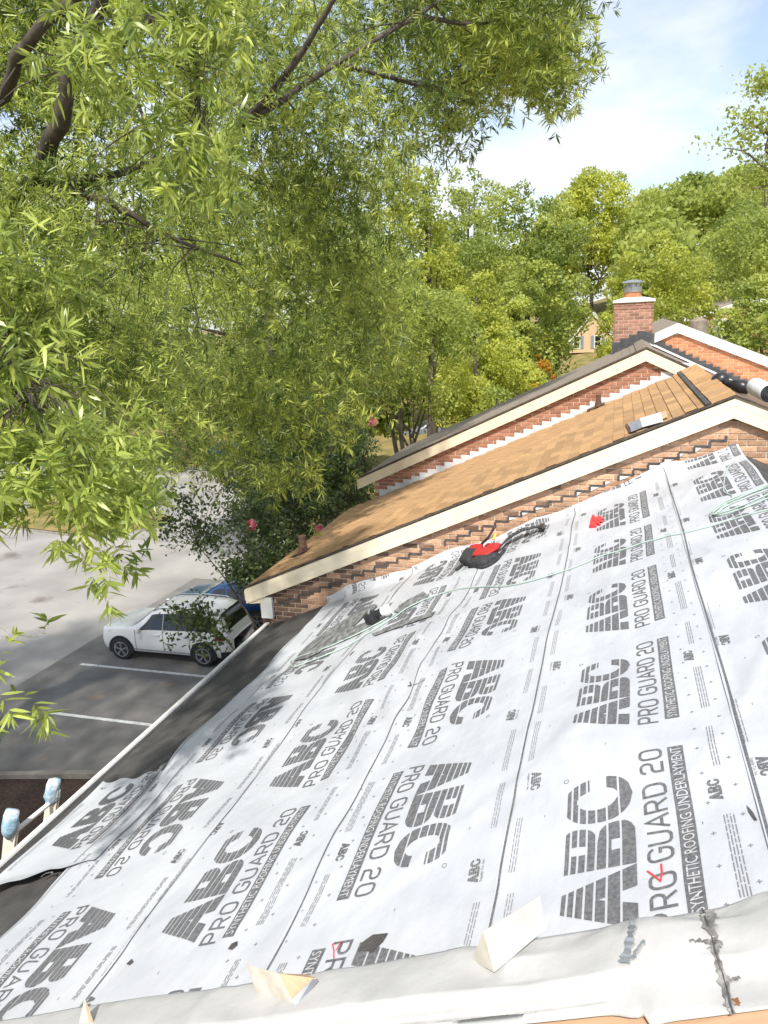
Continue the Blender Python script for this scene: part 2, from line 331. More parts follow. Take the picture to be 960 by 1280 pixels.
# ---- house 2: tan shingles
H2 = 1.42; SR2 = 0.763
t2, roof2, wall2, e2, r2, rr2 = house_shell('townhouse', 'brick townhouse with tan shingle roof and cream rake boards', 9.19, 13.9, RP(-6.02, 9.19, H2 + .03), RP(SR2, 9.19, H2 + .03), M_asphd, M_mort)
f2 = line_front(H2)
xa, xr = e2[0], r2[0]
zt = lambda x: f2(x) - 0.035 if x < xr else f2(xr) - 0.035 - 0.42 * (x - xr)
pk = [(xa - 0.01, zt(xa)), (xr, zt(xr)), (xr + 2.4, zt(xr + 2.4))]
rake(t2, pk, 9.185, 0.085, 0.05, M_cream, 'rake_crown')
rake(t2, [(x, z - 0.0855) for x, z in pk], 9.188, 0.135, 0.05, M_cream, 'rake_board')
mb = MB(); mb.prism([(xa - .02, 9.17, zt(xa) + .035), (xr, 9.17, zt(xr) + .04), (xr + 2.4, 9.17, zt(xr + 2.4) + .035), (xr + 2.4, 9.17, zt(xr + 2.4) + .014), (xr, 9.17, zt(xr) + .014), (xa - .02, 9.17, zt(xa) + .014)], (0, 0.06, 0)); mb.build('shingle_edge', M_dark, t2)
f1 = line_front(H1)
zgroove = lambda x: f1(x) + 0.235
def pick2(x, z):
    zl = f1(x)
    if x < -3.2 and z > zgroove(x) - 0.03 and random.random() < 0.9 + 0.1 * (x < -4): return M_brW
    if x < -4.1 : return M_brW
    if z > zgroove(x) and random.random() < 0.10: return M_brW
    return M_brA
wface2 = 9.275
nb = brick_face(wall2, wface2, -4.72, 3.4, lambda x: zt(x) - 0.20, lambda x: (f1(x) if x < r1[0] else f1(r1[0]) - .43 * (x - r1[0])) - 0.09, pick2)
# left over stepped groove of tar
x = -4.55; k = 0
while x < 1.1:
    z = round(zgroove(x) / CH) * CH + CH / 2; x2 = x + CH / 0.4167
    mb = MB(); w = 0.016 * random.uniform(0.6, 1.3); yb = wface2 - 0.012
    if random.random() < 0.93: mb.box((x, yb - .004, z - w), (x2 + .012, yb + .01, z + w * 0.6))
    mb.box((x2 - .014, yb - .005, z - w * .6 + .0), (x2 + .016, yb + .01, z + CH - w)); x = x2; k += 1
    mb.build('tar_step', M_tar, wall2)
x = -1.6
while x < 1.1:
    if random.random() < 0.55:
        z = round(zgroove(x) / CH) * CH + CH / 2; yb = wface2 - 0.011
        mb = MB(); mb.prism([(x + .02, yb, z - .018), (x + .02 + random.uniform(.04, .13), yb, z - .02), (x + .025, yb, z - random.uniform(.05, .075))], (0, -.004, 0)); mb.build('old_paint', M_wtrim, wall2)
    x += CH / 0.4167
# corner: white return board, soffit box
mb = MB(); mb.box((-4.80, 9.215, f1(-4.7) + 0.10), (-4.62, 9.27, zt(-4.8) - 0.20)); mb.build('corner_board', M_wtrim, t2)
mb = MB(); mb.prism([(e2[0] - .01, 9.21, zt(e2[0]) - .03), (e2[0] + .25, 9.21, zt(e2[0] + .25) - .05), (e2[0] + .25, 9.21, zt(e2[0]) - .20), (e2[0] + .02, 9.21, zt(e2[0]) - .23)], (0, 0.12, 0)); mb.build('eave_return', M_cream, t2)
mb = MB(); mb.bar((e2[0] - .015, 9.2, e2[2] - .10), (e2[0] - .015, 13.88, e2[2] - .10), 0.03, 0.16); mb.build('fascia', M_cream, t2)
mb = MB(); mb.box((-4.86, 9.36, 0), (-4.70, 13.8, f2(-4.7) - .2)); mb.build('front_wall', M_brW, t2)
# shingle tabs on house 2
EXP, TAB = 0.142, 0.305
def tab_mesh():
    w = TAB - 0.022; b = MB(); l = EXP - 0.007
    def q(s, y, h): return tuple(SD * s + RN * h + np.array([0, y, 0]))
    b.hexa([q(0, 0, 0), q(0, w, 0), q(l, w, -.003), q(l, 0, -.003), q(0, 0, .012), q(0, w, .012), q(l, w, .001), q(l, 0, .001)])
    me = bpy.data.meshes.new('shingle'); me.from_pydata(b.v, [], b.f); me.materials.append(M_shin); me.materials.append(M_tar); me.polygons[2].material_index = 1; return me, b
tme, tb = tab_mesh()
rows = int((SR2 + 6.02 - 0.25) / EXP); tabs = []
for r in range(rows):
    s = -6.02 + 0.01 + r * EXP; off = (r % 3) * TAB / 3
    for c in range(-1, 17):
        y = 9.19 + off + c * TAB
        if y < 9.17 or y + TAB > 13.93: continue
        tabs.append((s, y))
dist = [np.linalg.norm(RP(s, y, H2) - C0) - 0.25 * s for s, y in tabs]; order = np.argsort(dist); near = set(order[:300].tolist())
mass = MB()
for i, (s, y) in enumerate(tabs):
    p = RP(s, y, H2 + 0.012)
    if i in near: inst('shingle', tme, p + [0, random.uniform(-.004, .004), random.uniform(-.001, .003)], roof2)
    else: mass.add([np.array(v) + p + [0, random.uniform(-.003, .003), 0] for v in tb.v], tb.f)
o = mass.build('shingle_field', M_shinm, roof2); o['kind'] = 'stuff'; o.data.materials.append(M_tar)
for i_, p_ in enumerate(o.data.polygons):
    if i_ % 6 == 2: p_.material_index = 1
# ridge cap: lifted strip with dark edge
mb = MB(); n = 16
for i in range(n):
    y0 = 9.2 + (13.75 - 9.2) * i / n; y1 = 9.2 + (13.75 - 9.2) * (i + 1) / n + 0.02
    def cp(s, y, hh): return RP(s, y, H2 - hh)
    up = 0.02 + 0.006 * math.sin(i * 1.7)
    capp = MB(); capp.hexa([cp(SR2 - 0.24, y0, 0.0), cp(SR2 - 0.24, y1, 0.0), cp(SR2 + 0.02, y1, 0), cp(SR2 + 0.02, y0, 0), cp(SR2 - 0.24, y0, up + .008), cp(SR2 - 0.24, y1, up), cp(SR2 + .02, y1, up + .004), cp(SR2 + .02, y0, up + .012)])
    capp.build('ridge_shingle', M_shin, roof2)
    mb.bar(cp(SR2 - 0.275, y0, 0.014 + random.uniform(0, .006)), cp(SR2 - 0.275, y1, 0.014), 0.05, 0.014, up=RN)
mb.build('exposed_tar_strip', M_tar, roof2)
# pipe vents on house 2
for (u, v, hh, rr_) in [(748, 508, 0.20, 0.04), (379, 690, 0.26, 0.055)]:
    b = atH(u, v, H2); p = MB(); p.tube([b - [0, 0, .05], b + [0, 0, hh * .45], b + [0, 0, hh * .46], b + [0, 0, hh]], [rr_ * 1.5, rr_ * 1.25, rr_, rr_], 14); p.tube([b + [0, 0, hh * .9], b + [0, 0, hh + .004]], [rr_ * 1.12, rr_ * 1.12], 14)
    vp = p.build('vent_pipe', M_pipe, t2, smooth=False)
    q = RP(float((b - C0).dot(SD)), b[1], H2 - 0.012); mb = MB(); mb.prism([q - SD * .2 + [0, -.14, 0], q + SD * .12 + [0, -.14, 0], q + SD * .12 + [0, .14, 0], q - SD * .2 + [0, .14, 0]], RN * 0.006); mb.build('pipe_flange', M_pipe, t2)

# ---- house 3
Y3E = 17.45
t3, roof3, wall3, e3, r3, rr3 = house_shell('townhouse', 'brick townhouse with weathered shingles, white step flashing and brick chimney', 13.74, Y3E, np.array([-4.80, 13.74, CAMZ - 3.03]), np.array([.47, 13.74, CAMZ - .715]), M_shg, M_mort, rear_k=0.5)
xa3, xr3 = e3[0], r3[0]; K3 = (r3[2] - e3[2]) / (xr3 - xa3)
f3 = lambda x: e3[2] + .02 + K3 * (x - xa3)
SD3 = np.array([1, 0, K3]) / math.hypot(1, K3); RN3 = np.array([-K3, 0, 1]) / math.hypot(1, K3)
zt3 = lambda x: f3(x) - 0.03 if x < xr3 else f3(xr3) - 0.03 - 0.5 * (x - xr3)
pk3 = [(xa3 - .01, zt3(xa3)), (xr3, zt3(xr3)), (xr3 + 3, zt3(xr3 + 3))]
rake(t3, pk3, 13.735, 0.19, 0.045, M_cream)
mb = MB(); mb.prism([(xa3 - .02, 13.72, zt3(xa3) + .04), (xr3, 13.72, zt3(xr3) + .045), (xr3 + 3, 13.72, zt3(xr3 + 3) + .04), (xr3 + 3, 13.72, zt3(xr3 + 3) + .014), (xr3, 13.72, zt3(xr3) + .014), (xa3 - .02, 13.72, zt3(xa3) + .014)], (0, 0.06, 0)); mb.build('shingle_edge', M_dark, t3)
brick_face(wall3, 13.825, xa3 + 0.4, 1.6, lambda x: zt3(x) - 0.17, lambda x: f2(x) + 0.02 if x < xr else f2(xr) - .4 * (x - xr), lambda x, z: M_brB)
def steps(t, x0, x1, base, yf, m, hi=0.17, slope=0.4167, name='step_flashing', lo=-0.05):
    dx = CH / slope * 1.0; x = x0
    while x < x1:
        xb = min(x + dx, x1)
        zt_ = round(max(base(x), base(xb)) / CH) * CH + hi
        mb = MB(); k = 0.03
        if base(xb) > base(x): P = [(x, base(x) + lo), (xb + k, base(xb + k) + lo), (xb + k, zt_ - .012), (x, zt_)]
        else: P = [(x - k, base(x - k) + lo), (xb, base(xb) + lo), (xb, zt_), (x - k, zt_ - .012)]
        tilt = random.uniform(0, .004)
        mb.prism([(a, yf - tilt, b) for a, b in P], (0, 0.006, 0)); mb.build(name, m, t); x = xb
steps(t3, xa3 + 0.42, 1.2, lambda x: f2(x) if x < xr else f2(xr) - .4 * (x - xr), 13.788, M_flash, hi=0.05)
# roof 3: courses as slim real steps
mb = MB()
for i in range(38):
    a = np.array([xa3, 13.75, e3[2]]) + SD3 * (.02 + i * .148); b = a + SD3 * .17; ey = np.array([0, Y3E - 13.77, 0])
    mb.hexa([a, a + ey, b + ey - RN3 * .004, b - RN3 * .004, a + RN3 * .014, a + ey + RN3 * .014, b + ey + RN3 * .002, b + RN3 * .002])
o = mb.build('shingle_field', M_shg, roof3); o['kind'] = 'stuff'
for i in range(10):
    mb = MB(); y0 = 13.75 + i * 0.345; c = np.array([xr3, y0, r3[2] + .01]); a = c - SD3 * .16 + RN3 * .01; top = c + np.array([0, 0, .03]); b = c + np.array([.15, 0, -.065])
    mb.hexa([a, a + [0, .36, 0], top + [0, .36, -.012], top + [0, 0, -.012], a + RN3 * .012, a + [0, .36, 0] + RN3 * .012, top + [0, .36, .006], top + [0, 0, .006]])
    mb.hexa([top - [0, 0, .012], top + [0, .36, -.012], b + [0, .36, 0], b, top + [0, 0, .006], top + [0, .36, .006], b + [0, .36, .02], b + [0, 0, .02]])
    mb.build('ridge_shingle', M_shg, roof3)
# membrane on the rear slope against house 4, and a brown tarp of shingles
fr3 = lambda x: f3(xr3) - 0.5 * (x - xr3)
mb = MB(); mb.prism([(xr3 + .15, 16.3, fr3(xr3 + .15) + .004), (xr3 + 4.5, 16.3, fr3(xr3 + 4.5) + .004), (xr3 + 4.5, 17.44, fr3(xr3 + 4.5) + .004), (xr3 + .15, 17.44, fr3(xr3 + .15) + .004)], (0, 0, .015)); mb.build('white_membrane', M_mems, t3)
# chimney
cx0, cx1, cy0, cy1, ct = -0.09, 0.69, 16.72, 17.4, CAMZ + 0.068
chb = CAMZ - 1.7
ch = MB(); ch.box((cx0 + .03, cy0 + .03, chb), (cx1 - .03, cy1 - .03, ct - .02)); chim = ch.build('chimney', M_mort, t3)
nrow = int((ct - (CAMZ - 0.95)) / CH)
bmF = brick_mesh(M_brD)
for r in range(nrow + 1):
    z = ct - 0.035 - r * CH; o_ = 0.012 if r < 2 else 0.0
    xe = cx0 + 0.003 - (r % 2) * CW / 2
    while xe < cx1 - .03:
        l0, l1 = max(xe, cx0 + .003), min(xe + .194, cx1 - .003)
        if l1 - l0 > .03: inst('brick', brick_mesh(M_brD, round(l1 - l0, 3)), ((l0 + l1) / 2, cy0 + .031 - o_, z), chim)
        xe += CW
    for i in range(4):
        yc = cy0 + 0.1 + (i + 0.5 * (r % 2)) * 0.2
        if yc > cy1 - .05: continue
        inst('brick', bmF, (cx0 + .028 - o_, yc, z), chim, (0, 0, -math.pi / 2)); inst('brick', bmF, (cx1 - .028 + o_, yc, z), chim, (0, 0, math.pi / 2))
mb = MB(); P0 = (cx0 - .03, cy0 - .03, ct); mb.add([(cx0 - .02, cy0 - .02, ct), (cx1 + .02, cy0 - .02, ct), (cx1 + .02, cy1 + .02, ct), (cx0 - .02, cy1 + .02, ct), (cx0 - .02, cy0 - .02, ct + .05), (cx1 + .02, cy0 - .02, ct + .05), (cx1 + .02, cy1 + .02, ct + .05), (cx0 - .02, cy1 + .02, ct + .05), (cx0 + .2, cy0 + .2, ct + .10), (cx1 - .2, cy0 + .2, ct + .10), (cx1 - .2, cy1 - .2, ct + .10), (cx0 + .2, cy1 - .2, ct + .10)],
    [(0, 1, 5, 4), (1, 2, 6, 5), (2, 3, 7, 6), (3, 0, 4, 7), (4, 5, 9, 8), (5, 6, 10, 9), (6, 7, 11, 10), (7, 4, 8, 11), (8, 9, 10, 11), (3, 2, 1, 0)]); mb.build('chimney_crown', M_mems, t3)
fx, fy = (cx0 + cx1) / 2 - .03, (cy0 + cy1) / 2
mb = MB(); mb.tube([(fx, fy, ct + .05), (fx, fy, ct + .22)], .165, 20); mb.build('clay_flue', M_clay, t3)
mb = MB(); mb.tube([(fx, fy, ct + .2), (fx, fy, ct + .30)], [.18, .19], 20); mb.tube([(fx, fy, ct + .30), (fx, fy, ct + .36)], [.15, .15], 20)
for k in range(6): a = k * math.pi / 3; mb.bar((fx + .17 * math.cos(a), fy + .17 * math.sin(a), ct + .29), (fx + .19 * math.cos(a), fy + .19 * math.sin(a), ct + .39), .02, .01)
mb.tube([(fx, fy, ct + .385), (fx, fy, ct + .39), (fx, fy, ct + .43), (fx, fy, ct + .45)], [.215, .22, .16, .03], 20); mb.build('chimney_cap', M_galv, t3)
steps(t3, cx0 - .02, xr3 + .05, f3, cy0 - .03, M_blackflash, hi=0.17, name='chimney_flashing'); mb = MB(); mb.prism([(xr3, cy0 - .028, fr3(xr3) - .05), (cx1 + .03, cy0 - .028, fr3(cx1) - .05), (cx1 + .03, cy0 - .028, fr3(cx1) + .24), (xr3, cy0 - .028, fr3(xr3) + .18)], (0, .008, 0)); mb.build('chimney_flashing', M_blackflash, t3)

# ---- house 4 beyond the chimney
ax4, az4 = 1.206, CAMZ - 0.388
y4 = 17.6
zt4 = lambda x: az4 - 0.43 * abs(x - ax4)
t4 = thing('townhouse', (.3, y4, 0), 'bright orange brick townhouse with white rake boards behind the chimney', 'house', 'row of brick townhouses stepping away')
mb = MB(); e4 = (.25, zt4(.25)); g4 = (7.0, zt4(7.0)); mb.prism([(e4[0], y4 - .07, e4[1]), (ax4, y4 - .07, az4), (g4[0], y4 - .07, g4[1]), (g4[0], y4 - .07, g4[1] - .1), (ax4, y4 - .07, az4 - .1), (e4[0], y4 - .07, e4[1] - .1)], (0, 6.2, 0)); mb.build('roof', M_shg, t4)
mb = MB(); mb.prism([(.3, y4, 0), (6.7, y4, 0), (6.7, y4, zt4(6.7) - .11), (ax4, y4, az4 - .11), (.3, y4, zt4(.3) - .11)], (0, 6, 0)); wall4 = mb.build('gable_wall', M_mort, t4)
rake(t4, [(.25, zt4(.25) - .01), (ax4, az4 - .01), (7, zt4(7) - .01)], y4 - .075, .20, .05, M_wtrim)
fl4 = lambda x: min(fr3(x), f3(x)) if x < 9 else 0
brick_face(wall4, y4, .45, 4.2, lambda x: zt4(x) - .18, lambda x: fl4(x) + 0.03, lambda x, z: M_brC)
steps(t4, xr3 + .1, 4.3, fl4, y4 - .05, M_blackflash, hi=.10, slope=.5, lo=-.03)
mb = MB(); mb.tube([(ax4 + .55, y4 + 1.5, zt4(ax4 + .55) - .05), (ax4 + .55, y4 + 1.5, zt4(ax4 + .55) + .22), (ax4 + .55, y4 + 1.5, zt4(ax4 + .55) + .30)], [.2, .2, .05], 14); mb.build('roof_vent', M_shg, t4)

# ---- house 0: the one the picture is taken from; its rake edge in the foreground
H0 = 1.755
t0 = thing('townhouse', (-5, -6, 0), 'near townhouse with white metal rake trim nailed to bare plywood', 'house', 'row of brick townhouses stepping away')
mb = MB(); q = [RP(-5.9, -6, H0 + .01), RP(1.6, -6, H0 + .01), RP(1.6, -6, H0 + .13), RP(-5.9, -6, H0 + .13)]; mb.prism(q, (0, 8.05, 0)); mb.build('roof_deck', M_ply, t0)
mb = MB(); mb.prism([(-4.9, -5.9, 0), (1.9, -5.9, 0), (1.9, -5.9, RP(1.2, 0, H0 + .2)[2]), (-4.9, -5.9, RP(-5.9, 0, H0 + .2)[2])], (0, 7.88, 0)); mb.build('wall', M_brB, t0)
def dent(s, y):
    w = np.exp(-((s + 0.55) / .55) ** 2)
    p = np.stack([s, y, 0 * s], -1)
    cre = lump(p * [1.0, 1.3, 1] + 2.0, 4.2); cr2 = lump(p + 5.5, 7.5)
    d = 0.020 * np.exp(-(cre / .13) ** 2) * (.4 + 1.4 * w) - 0.014 * np.exp(-(cr2 / .2) ** 2) * (.3 + w) + 0.010 * lump(p + 3.1, 2.2) * (1.0 + 0.0 * w) + w * 0.036 * lump(p * [1.4, 1, 1] + 9.0, 5.5) + 0.004 * lump(p * [0.5, 1, 1], 12)
    return d
ns, PRO = 420, [(1.735, .002, 0), (1.745, .006, .15), (1.77, .006, .3), (1.80, .007, .45), (1.83, .010, .5), (1.85, .016, .6), (1.865, .026, .6), (1.876, .034, .4), (1.89, .034, .6), (1.92, .030, 1), (1.96, .026, 1), (2.00, .020, 1), (2.03, .015, 1), (2.06, .009, .8), (2.075, .002, .6), (2.078, -.02, .5), (2.08, -.06, .3)]
S_ = np.linspace(-5.9, 1.55, ns); V = []
for (y, hh, k) in PRO:
    wob = 0.012 * np.sin(S_ * 1.3) + 0.006 * np.sin(S_ * 4.1 + 1)
    yy = np.full(ns, y) + (wob if k < 1 else wob * .7) * (1 if y < 1.9 else .6)
    if y > 1.95: yy = yy + .022 * np.clip((S_ + 2.4) / 2, 0, 1.2)
    if y < 1.80: yy = yy + np.where(S_ < -.6, .035, -.008) - 0.02 * np.exp(-((S_ + .62) / .05) ** 2)
    d = dent(S_, yy) * k
    V += [RP(s, a, H0 - hh - .008 - max(b, -hh * .7 - .006)) for s, a, b in zip(S_, yy, d)]
F = [(j * ns + i, j * ns + i + 1, (j + 1) * ns + i + 1, (j + 1) * ns + i) for j in range(len(PRO) - 1) for i in range(ns - 1)]
trim = mesh_obj('rake_trim', V, F, M_white, t0, smooth=True)
sm = trim.modifiers.new('thick', 'SOLIDIFY'); sm.thickness = 0.002
# sealant smear, silver patch, rusted nails on the trim
TV = np.array(V)
def snap(p):                    # put a point onto the crumpled trim
    i = np.argmin(((TV - p)[:, :2] ** 2).sum(1)); h_ = -RN.dot(TV[i] - C0); q = p - C0; return p + RN * ((-h_) - RN.dot(q)) + RN * .002
def ribbon(name, pix, width, m, h, parent, th=0.004, seed=1):
    rr_ = random.Random(seed); pts = spline([atH(u, v, H0 - .03) for u, v in pix], len(pix) * 7); pts = np.array([snap(p) for p in pts]); mb = MB(); Lf = []; Rt = []
    t = np.gradient(pts, axis=0); t /= np.linalg.norm(t, axis=1)[:, None]
    for p, d in zip(pts, t):
        sd_ = np.cross(d, RN); w = width * rr_.uniform(.35, 1.35); Lf.append(p + sd_ * w * rr_.uniform(.4, 1)); Rt.append(p - sd_ * w * rr_.uniform(.4, 1))
    n = len(pts); mb.add(Lf + Rt + [p + RN * th for p in Lf] + [p + RN * th for p in Rt], [(2 * n + i, 2 * n + i + 1, 3 * n + i + 1, 3 * n + i) for i in range(n - 1)] + [(i, i + 1, 2 * n + i + 1, 2 * n + i) for i in range(n - 1)] + [(n + i, n + i + 1, 3 * n + i + 1, 3 * n + i) for i in range(n - 1)])
    return mb.build(name, m, parent)
ribbon('sealant_smear', [(876, 1132), (884, 1158), (893, 1180), (898, 1200), (903, 1225), (910, 1252), (915, 1262)], .016, M_greytar, None, t0)
ribbon('sealant_smear', [(870, 1128), (888, 1142), (893, 1160), (896, 1190)], .022, M_greytar, None, t0, seed=21)
ribbon('torn_seam', [(874, 1126), (889, 1165), (897, 1196), (906, 1228), (914, 1262)], .003, M_tar, None, t0, th=.007, seed=22)
ribbon('sealant_smear', [(862, 1184), (880, 1182), (897, 1184), (905, 1186)], .008, M_greytar, None, t0, seed=4)
ribbon('sealant_smear', [(903, 1225), (916, 1218), (922, 1215)], .006, M_greytar, None, t0, seed=5)
ribbon('silver_tape', [(800, 1165), (793, 1190), (785, 1215)], .016, M_galv, None, t0, th=.006, seed=3)
ribbon('silver_tape', [(812, 1190), (802, 1202), (794, 1210)], .008, M_galv, None, t0, th=.006, seed=8)
for (u, v, rs) in [(753, 1260, .005), (817, 1264, .007), (919, 1255, .010)]:
    p = atH(u, v, H0 - .010); mb = MB(); mb.tube([p - RN * .02, p + RN * .001, p + RN * .003], [.008, .008, .005], 10); mb.build('nail', M_rusty, t0)
    if rs > .006:
        a = np.linspace(0, 6.28, 18)[:-1]; rad = rs * 1.7 * np.array([random.uniform(.6, 1.3) for _ in a]); ey = np.array([0, 1, 0])
        mesh_obj('rust_stain', [p + RN * .0015 + SD * r_ * math.cos(t_) + ey * r_ * math.sin(t_) for r_, t_ in zip(rad, a)], [tuple(range(len(a)))], M_rusty, t0)

# ================================================================== UNDERLAYMENT
HU = 2.068
_k2 = rng.normal(0, 1, (26, 2)); _k2 *= (rng.uniform(1.2, 9, 26) / np.linalg.norm(_k2, axis=1))[:, None]; _p2 = rng.uniform(0, 6.28, 26)
_a2 = 0.013 / np.linalg.norm(_k2, axis=1) ** 0.9
def Hs(s, y):                   # height of the wrinkled sheet over the roof plane
    s = np.asarray(s, float); y = np.asarray(y, float)
    a = np.sin(s[..., None] * _k2[:, 0] + y[..., None] * _k2[:, 1] + _p2) @ _a2
    w = np.sin(2.3 * y + 1.1 * s) ; fold = 0.012 * np.exp(-((np.sin(1.55 * s + 0.33 * y + 0.8 * np.sin(.7 * y)) / .16) ** 2)) * (0.5 + 0.5 * w)
    g = 0.012 * np.exp(-(((s + 2.5) / .5) ** 2 + ((y - 5.0) / 1.1) ** 2)) * np.sin(22 * s + 9 * y)
    far = np.clip((y - 9.02 - 0.09 * np.sin(1.9 * s) - 0.05 * np.sin(5.1 * s + 1)) / .36, 0, 1.1); lift = 0.10 * far ** 2.2 * (1 + .3 * np.sin(2.7 * s + 2))
    f2_ = 0.009 * np.exp(-((np.sin(3.3 * s - 1.2 * y + 1.3 * np.sin(1.1 * y) + .5 * np.sin(2.3 * s)) / .24) ** 2)) * np.clip(np.sin(1.7 * y - .9 * s + 1), 0, 1)
    f3_ = 0.007 * np.exp(-((np.sin(5.1 * s + 2.6 * y + 1.1 * np.sin(1.9 * s)) / .28) ** 2)) * np.clip(np.sin(2.1 * s + 1.3 * y), 0, 1)
    return np.maximum(0.020 + a + fold + g + f2_ + f3_, 0.002) + lift
def yfix(y):                    # the far edge bends up the wall instead of running into it
    return np.where(y > 8.97, 8.97 + 0.24 * np.tanh((y - 8.97) / .24), y)
def UP(s, y, off=0.0):
    s, y = np.broadcast_arrays(np.asarray(s, float), np.asarray(y, float)); h = HU - Hs(s, y) - off; yy = yfix(y)
    return s[..., None] * SD - h[..., None] * RN + np.stack([0 * yy, yy, 0 * yy + CAMZ], -1)
und = thing('roofing_underlayment', RP(-2.6, 5.5, HU), 'white printed synthetic underlayment sheets covering the stripped roof', 'underlayment')
STR = [  # lower edge, upper edge, y0, y1, print base, flipped, phase, lap
    ('L', -5.74, -4.60, 3.74, 5.10, -5.765, False, 4.08, 0.000),
    ('A', -4.88, -3.42, 2.05, 9.38, -4.70, True, 3.60, 0.003),
    ('B', -3.56, -2.30, 2.05, 9.40, -3.645, False, 2.77, 0.006),
    ('C', -2.43, -1.22, 2.05, 9.42, -2.44, True, 2.885, 0.009),
    ('D', -1.33, -0.10, 2.05, 9.42, -1.335, False, 2.41, 0.012),
    ('E', -0.215, 0.64, 2.05, 9.42, -0.27, False, 2.14, 0.015)]
PER = 1.368
# ---- print primitives in a layout frame (x along the text 0..1.06, q across 0..1.107)
def band_rows():
    e = [0, .19, .37, .52, .65, .765, .865, .95]; return [(e[i] + (0.0 if i == 0 else .018), e[i + 1] - .018 + .006) for i in range(7)]
def spA(v):
    W = .345; l = .135 * v; r = W - .135 * v * .9 - .0; th = .125 - .03 * v
    a0, a1 = l, l + th; b0, b1 = r - th, r
    if v > .62 or .20 < v < .40 or a1 >= b0: return [(a0, b1)]
    return [(a0, a1), (b0, b1)]
def spB(v):
    W = .28; lo = v < .5; c = .25 if lo else .76; hh = .26 if lo else .25
    t = min(1, abs(v - c) / hh); r = W * (.66 + .34 * math.sqrt(max(0, 1 - t ** 2.6))) - (0 if lo else .015)
    if abs(v - c) < .085: return [(0, .105), (r - .105, r)]
    return [(0, r)]
def spC(v):
    W = .29; t = (v - .5) / .5; o = math.sqrt(max(0, 1 - abs(t) ** 2.6)); l = W / 2 - W / 2 * o; r = W / 2 + W / 2 * o
    ti = (v - .5) / .30
    if abs(ti) >= 1: return [(l, r)]
    i = math.sqrt(max(0, 1 - abs(ti) ** 2.4)); il = W * .54 - W * .26 * i; ir = W * .54 + W * .20 * i
    out = [(l, il)]
    if abs(v - .5) > .12: out.append((ir, r))
    return out
def abc_quads(scale=1.0, sub=4, bands=None):
    Q = []
    for (v0, v1) in (bands or band_rows()):
        vv = np.linspace(v0, v1, sub + 1)
        for a, b in zip(vv[:-1], vv[1:]):
            for x0, sp in ((0, spA), (.35, spB), (.645, spC)):
                A, B = sp(a + 1e-4), sp(b - 1e-4)
                if len(A) != len(B): A = B = sp((a + b) / 2)
                for (l0, r0), (l1, r1) in zip(A, B):
                    n = max(1, int((r0 - l0) * scale / .05))
                    for k in range(n):
                        f0, f1_ = k / n, (k + 1) / n
                        Q.append([(x0 + l0 + (r0 - l0) * f0, a), (x0 + l0 + (r0 - l0) * f1_, a), (x0 + l1 + (r1 - l1) * f1_, b), (x0 + l1 + (r1 - l1) * f0, b)])
    return Q
def stroke_quads(pts, w):
    p = np.array(pts, float); d = np.diff(p, axis=0); d /= np.linalg.norm(d, axis=1)[:, None] + 1e-9; nrm = np.stack([-d[:, 1], d[:, 0]], 1)
    v = np.zeros_like(p); v[0] = nrm[0]; v[-1] = nrm[-1]
    for i in range(1, len(p) - 1):
        m = nrm[i - 1] + nrm[i]; m /= np.linalg.norm(m) + 1e-9; v[i] = m / max(.5, m.dot(nrm[i]))
    a = p + v * w / 2; b = p - v * w / 2
    return [[a[i], a[i + 1], b[i + 1], b[i]] for i in range(len(p) - 1)]
def arc(cx, cy, r, a0, a1, n=4): return [(cx + r * math.cos(R(a)), cy + r * math.sin(R(a))) for a in np.linspace(a0, a1, n)]
RR = .28
GL = {'P': [[(0, 0), (0, 1), (.5, 1)] + arc(.5, .74, .26, 80, -80, 6) + [(.5, .48), (.03, .48)]],
      'R': [[(0, 0), (0, 1), (.5, 1)] + arc(.5, .74, .26, 80, -80, 6) + [(.5, .48), (.03, .48)], [(.45, .45), (.78, 0)]],
      'O': [[(.4, 0), (.52, 0)] + arc(.52, RR, RR, -80, 0) + arc(.52, 1 - RR, RR, 0, 80) + [(.4, 1)] + arc(RR, 1 - RR, RR, 100, 180) + arc(RR, RR, RR, 180, 260) + [(.4, 0)]],
      'G': [[(.8, .8)] + arc(.52, 1 - RR, RR, 30, 85) + [(.4, 1)] + arc(RR, 1 - RR, RR, 100, 180) + arc(RR, RR, RR, 180, 260) + [(.4, 0)] + arc(.52, RR, RR, -85, 0) + [(.8, .5), (.48, .5)]],
      'U': [[(0, 1)] + arc(RR, RR, RR, 180, 265) + [(.4, 0)] + arc(.52, RR, RR, -85, 0) + [(.8, 1)]],
      'A': [[(0, 0), (.42, 1), (.84, 0)], [(.16, .33), (.68, .33)]],
      'D': [[(.02, 0), (.45, 0)] + arc(.45, .35, .35, -80, 0) + arc(.45, .65, .35, 0, 80) + [(.0, 1), (0, .02)]],
      '2': [[(0, .78)] + arc(.26, .76, .24, 160, 90) + arc(.5, .74, .26, 85, -80, 6) + [(.3, .48)] + arc(.26, .24, .24, 100, 180) + [(.02, 0), (.78, 0)]],
      }
GL['0'] = GL['O']
def text_quads(txt, x0, x1, v0, v1, w):
    adv = []; tot = 0
    for c in txt:
        adv.append(tot); tot += .55 if c == ' ' else 1.12
    tot -= .3; Q = []; sx_, sy_ = (x1 - x0) / tot, (v1 - v0)
    for c, a in zip(txt, adv):
        if c == ' ': continue
        for st in GL[c]: Q += stroke_quads([(x0 + (a + px) * sx_, v0 + py * sy_) for px, py in st], w)
    return Q
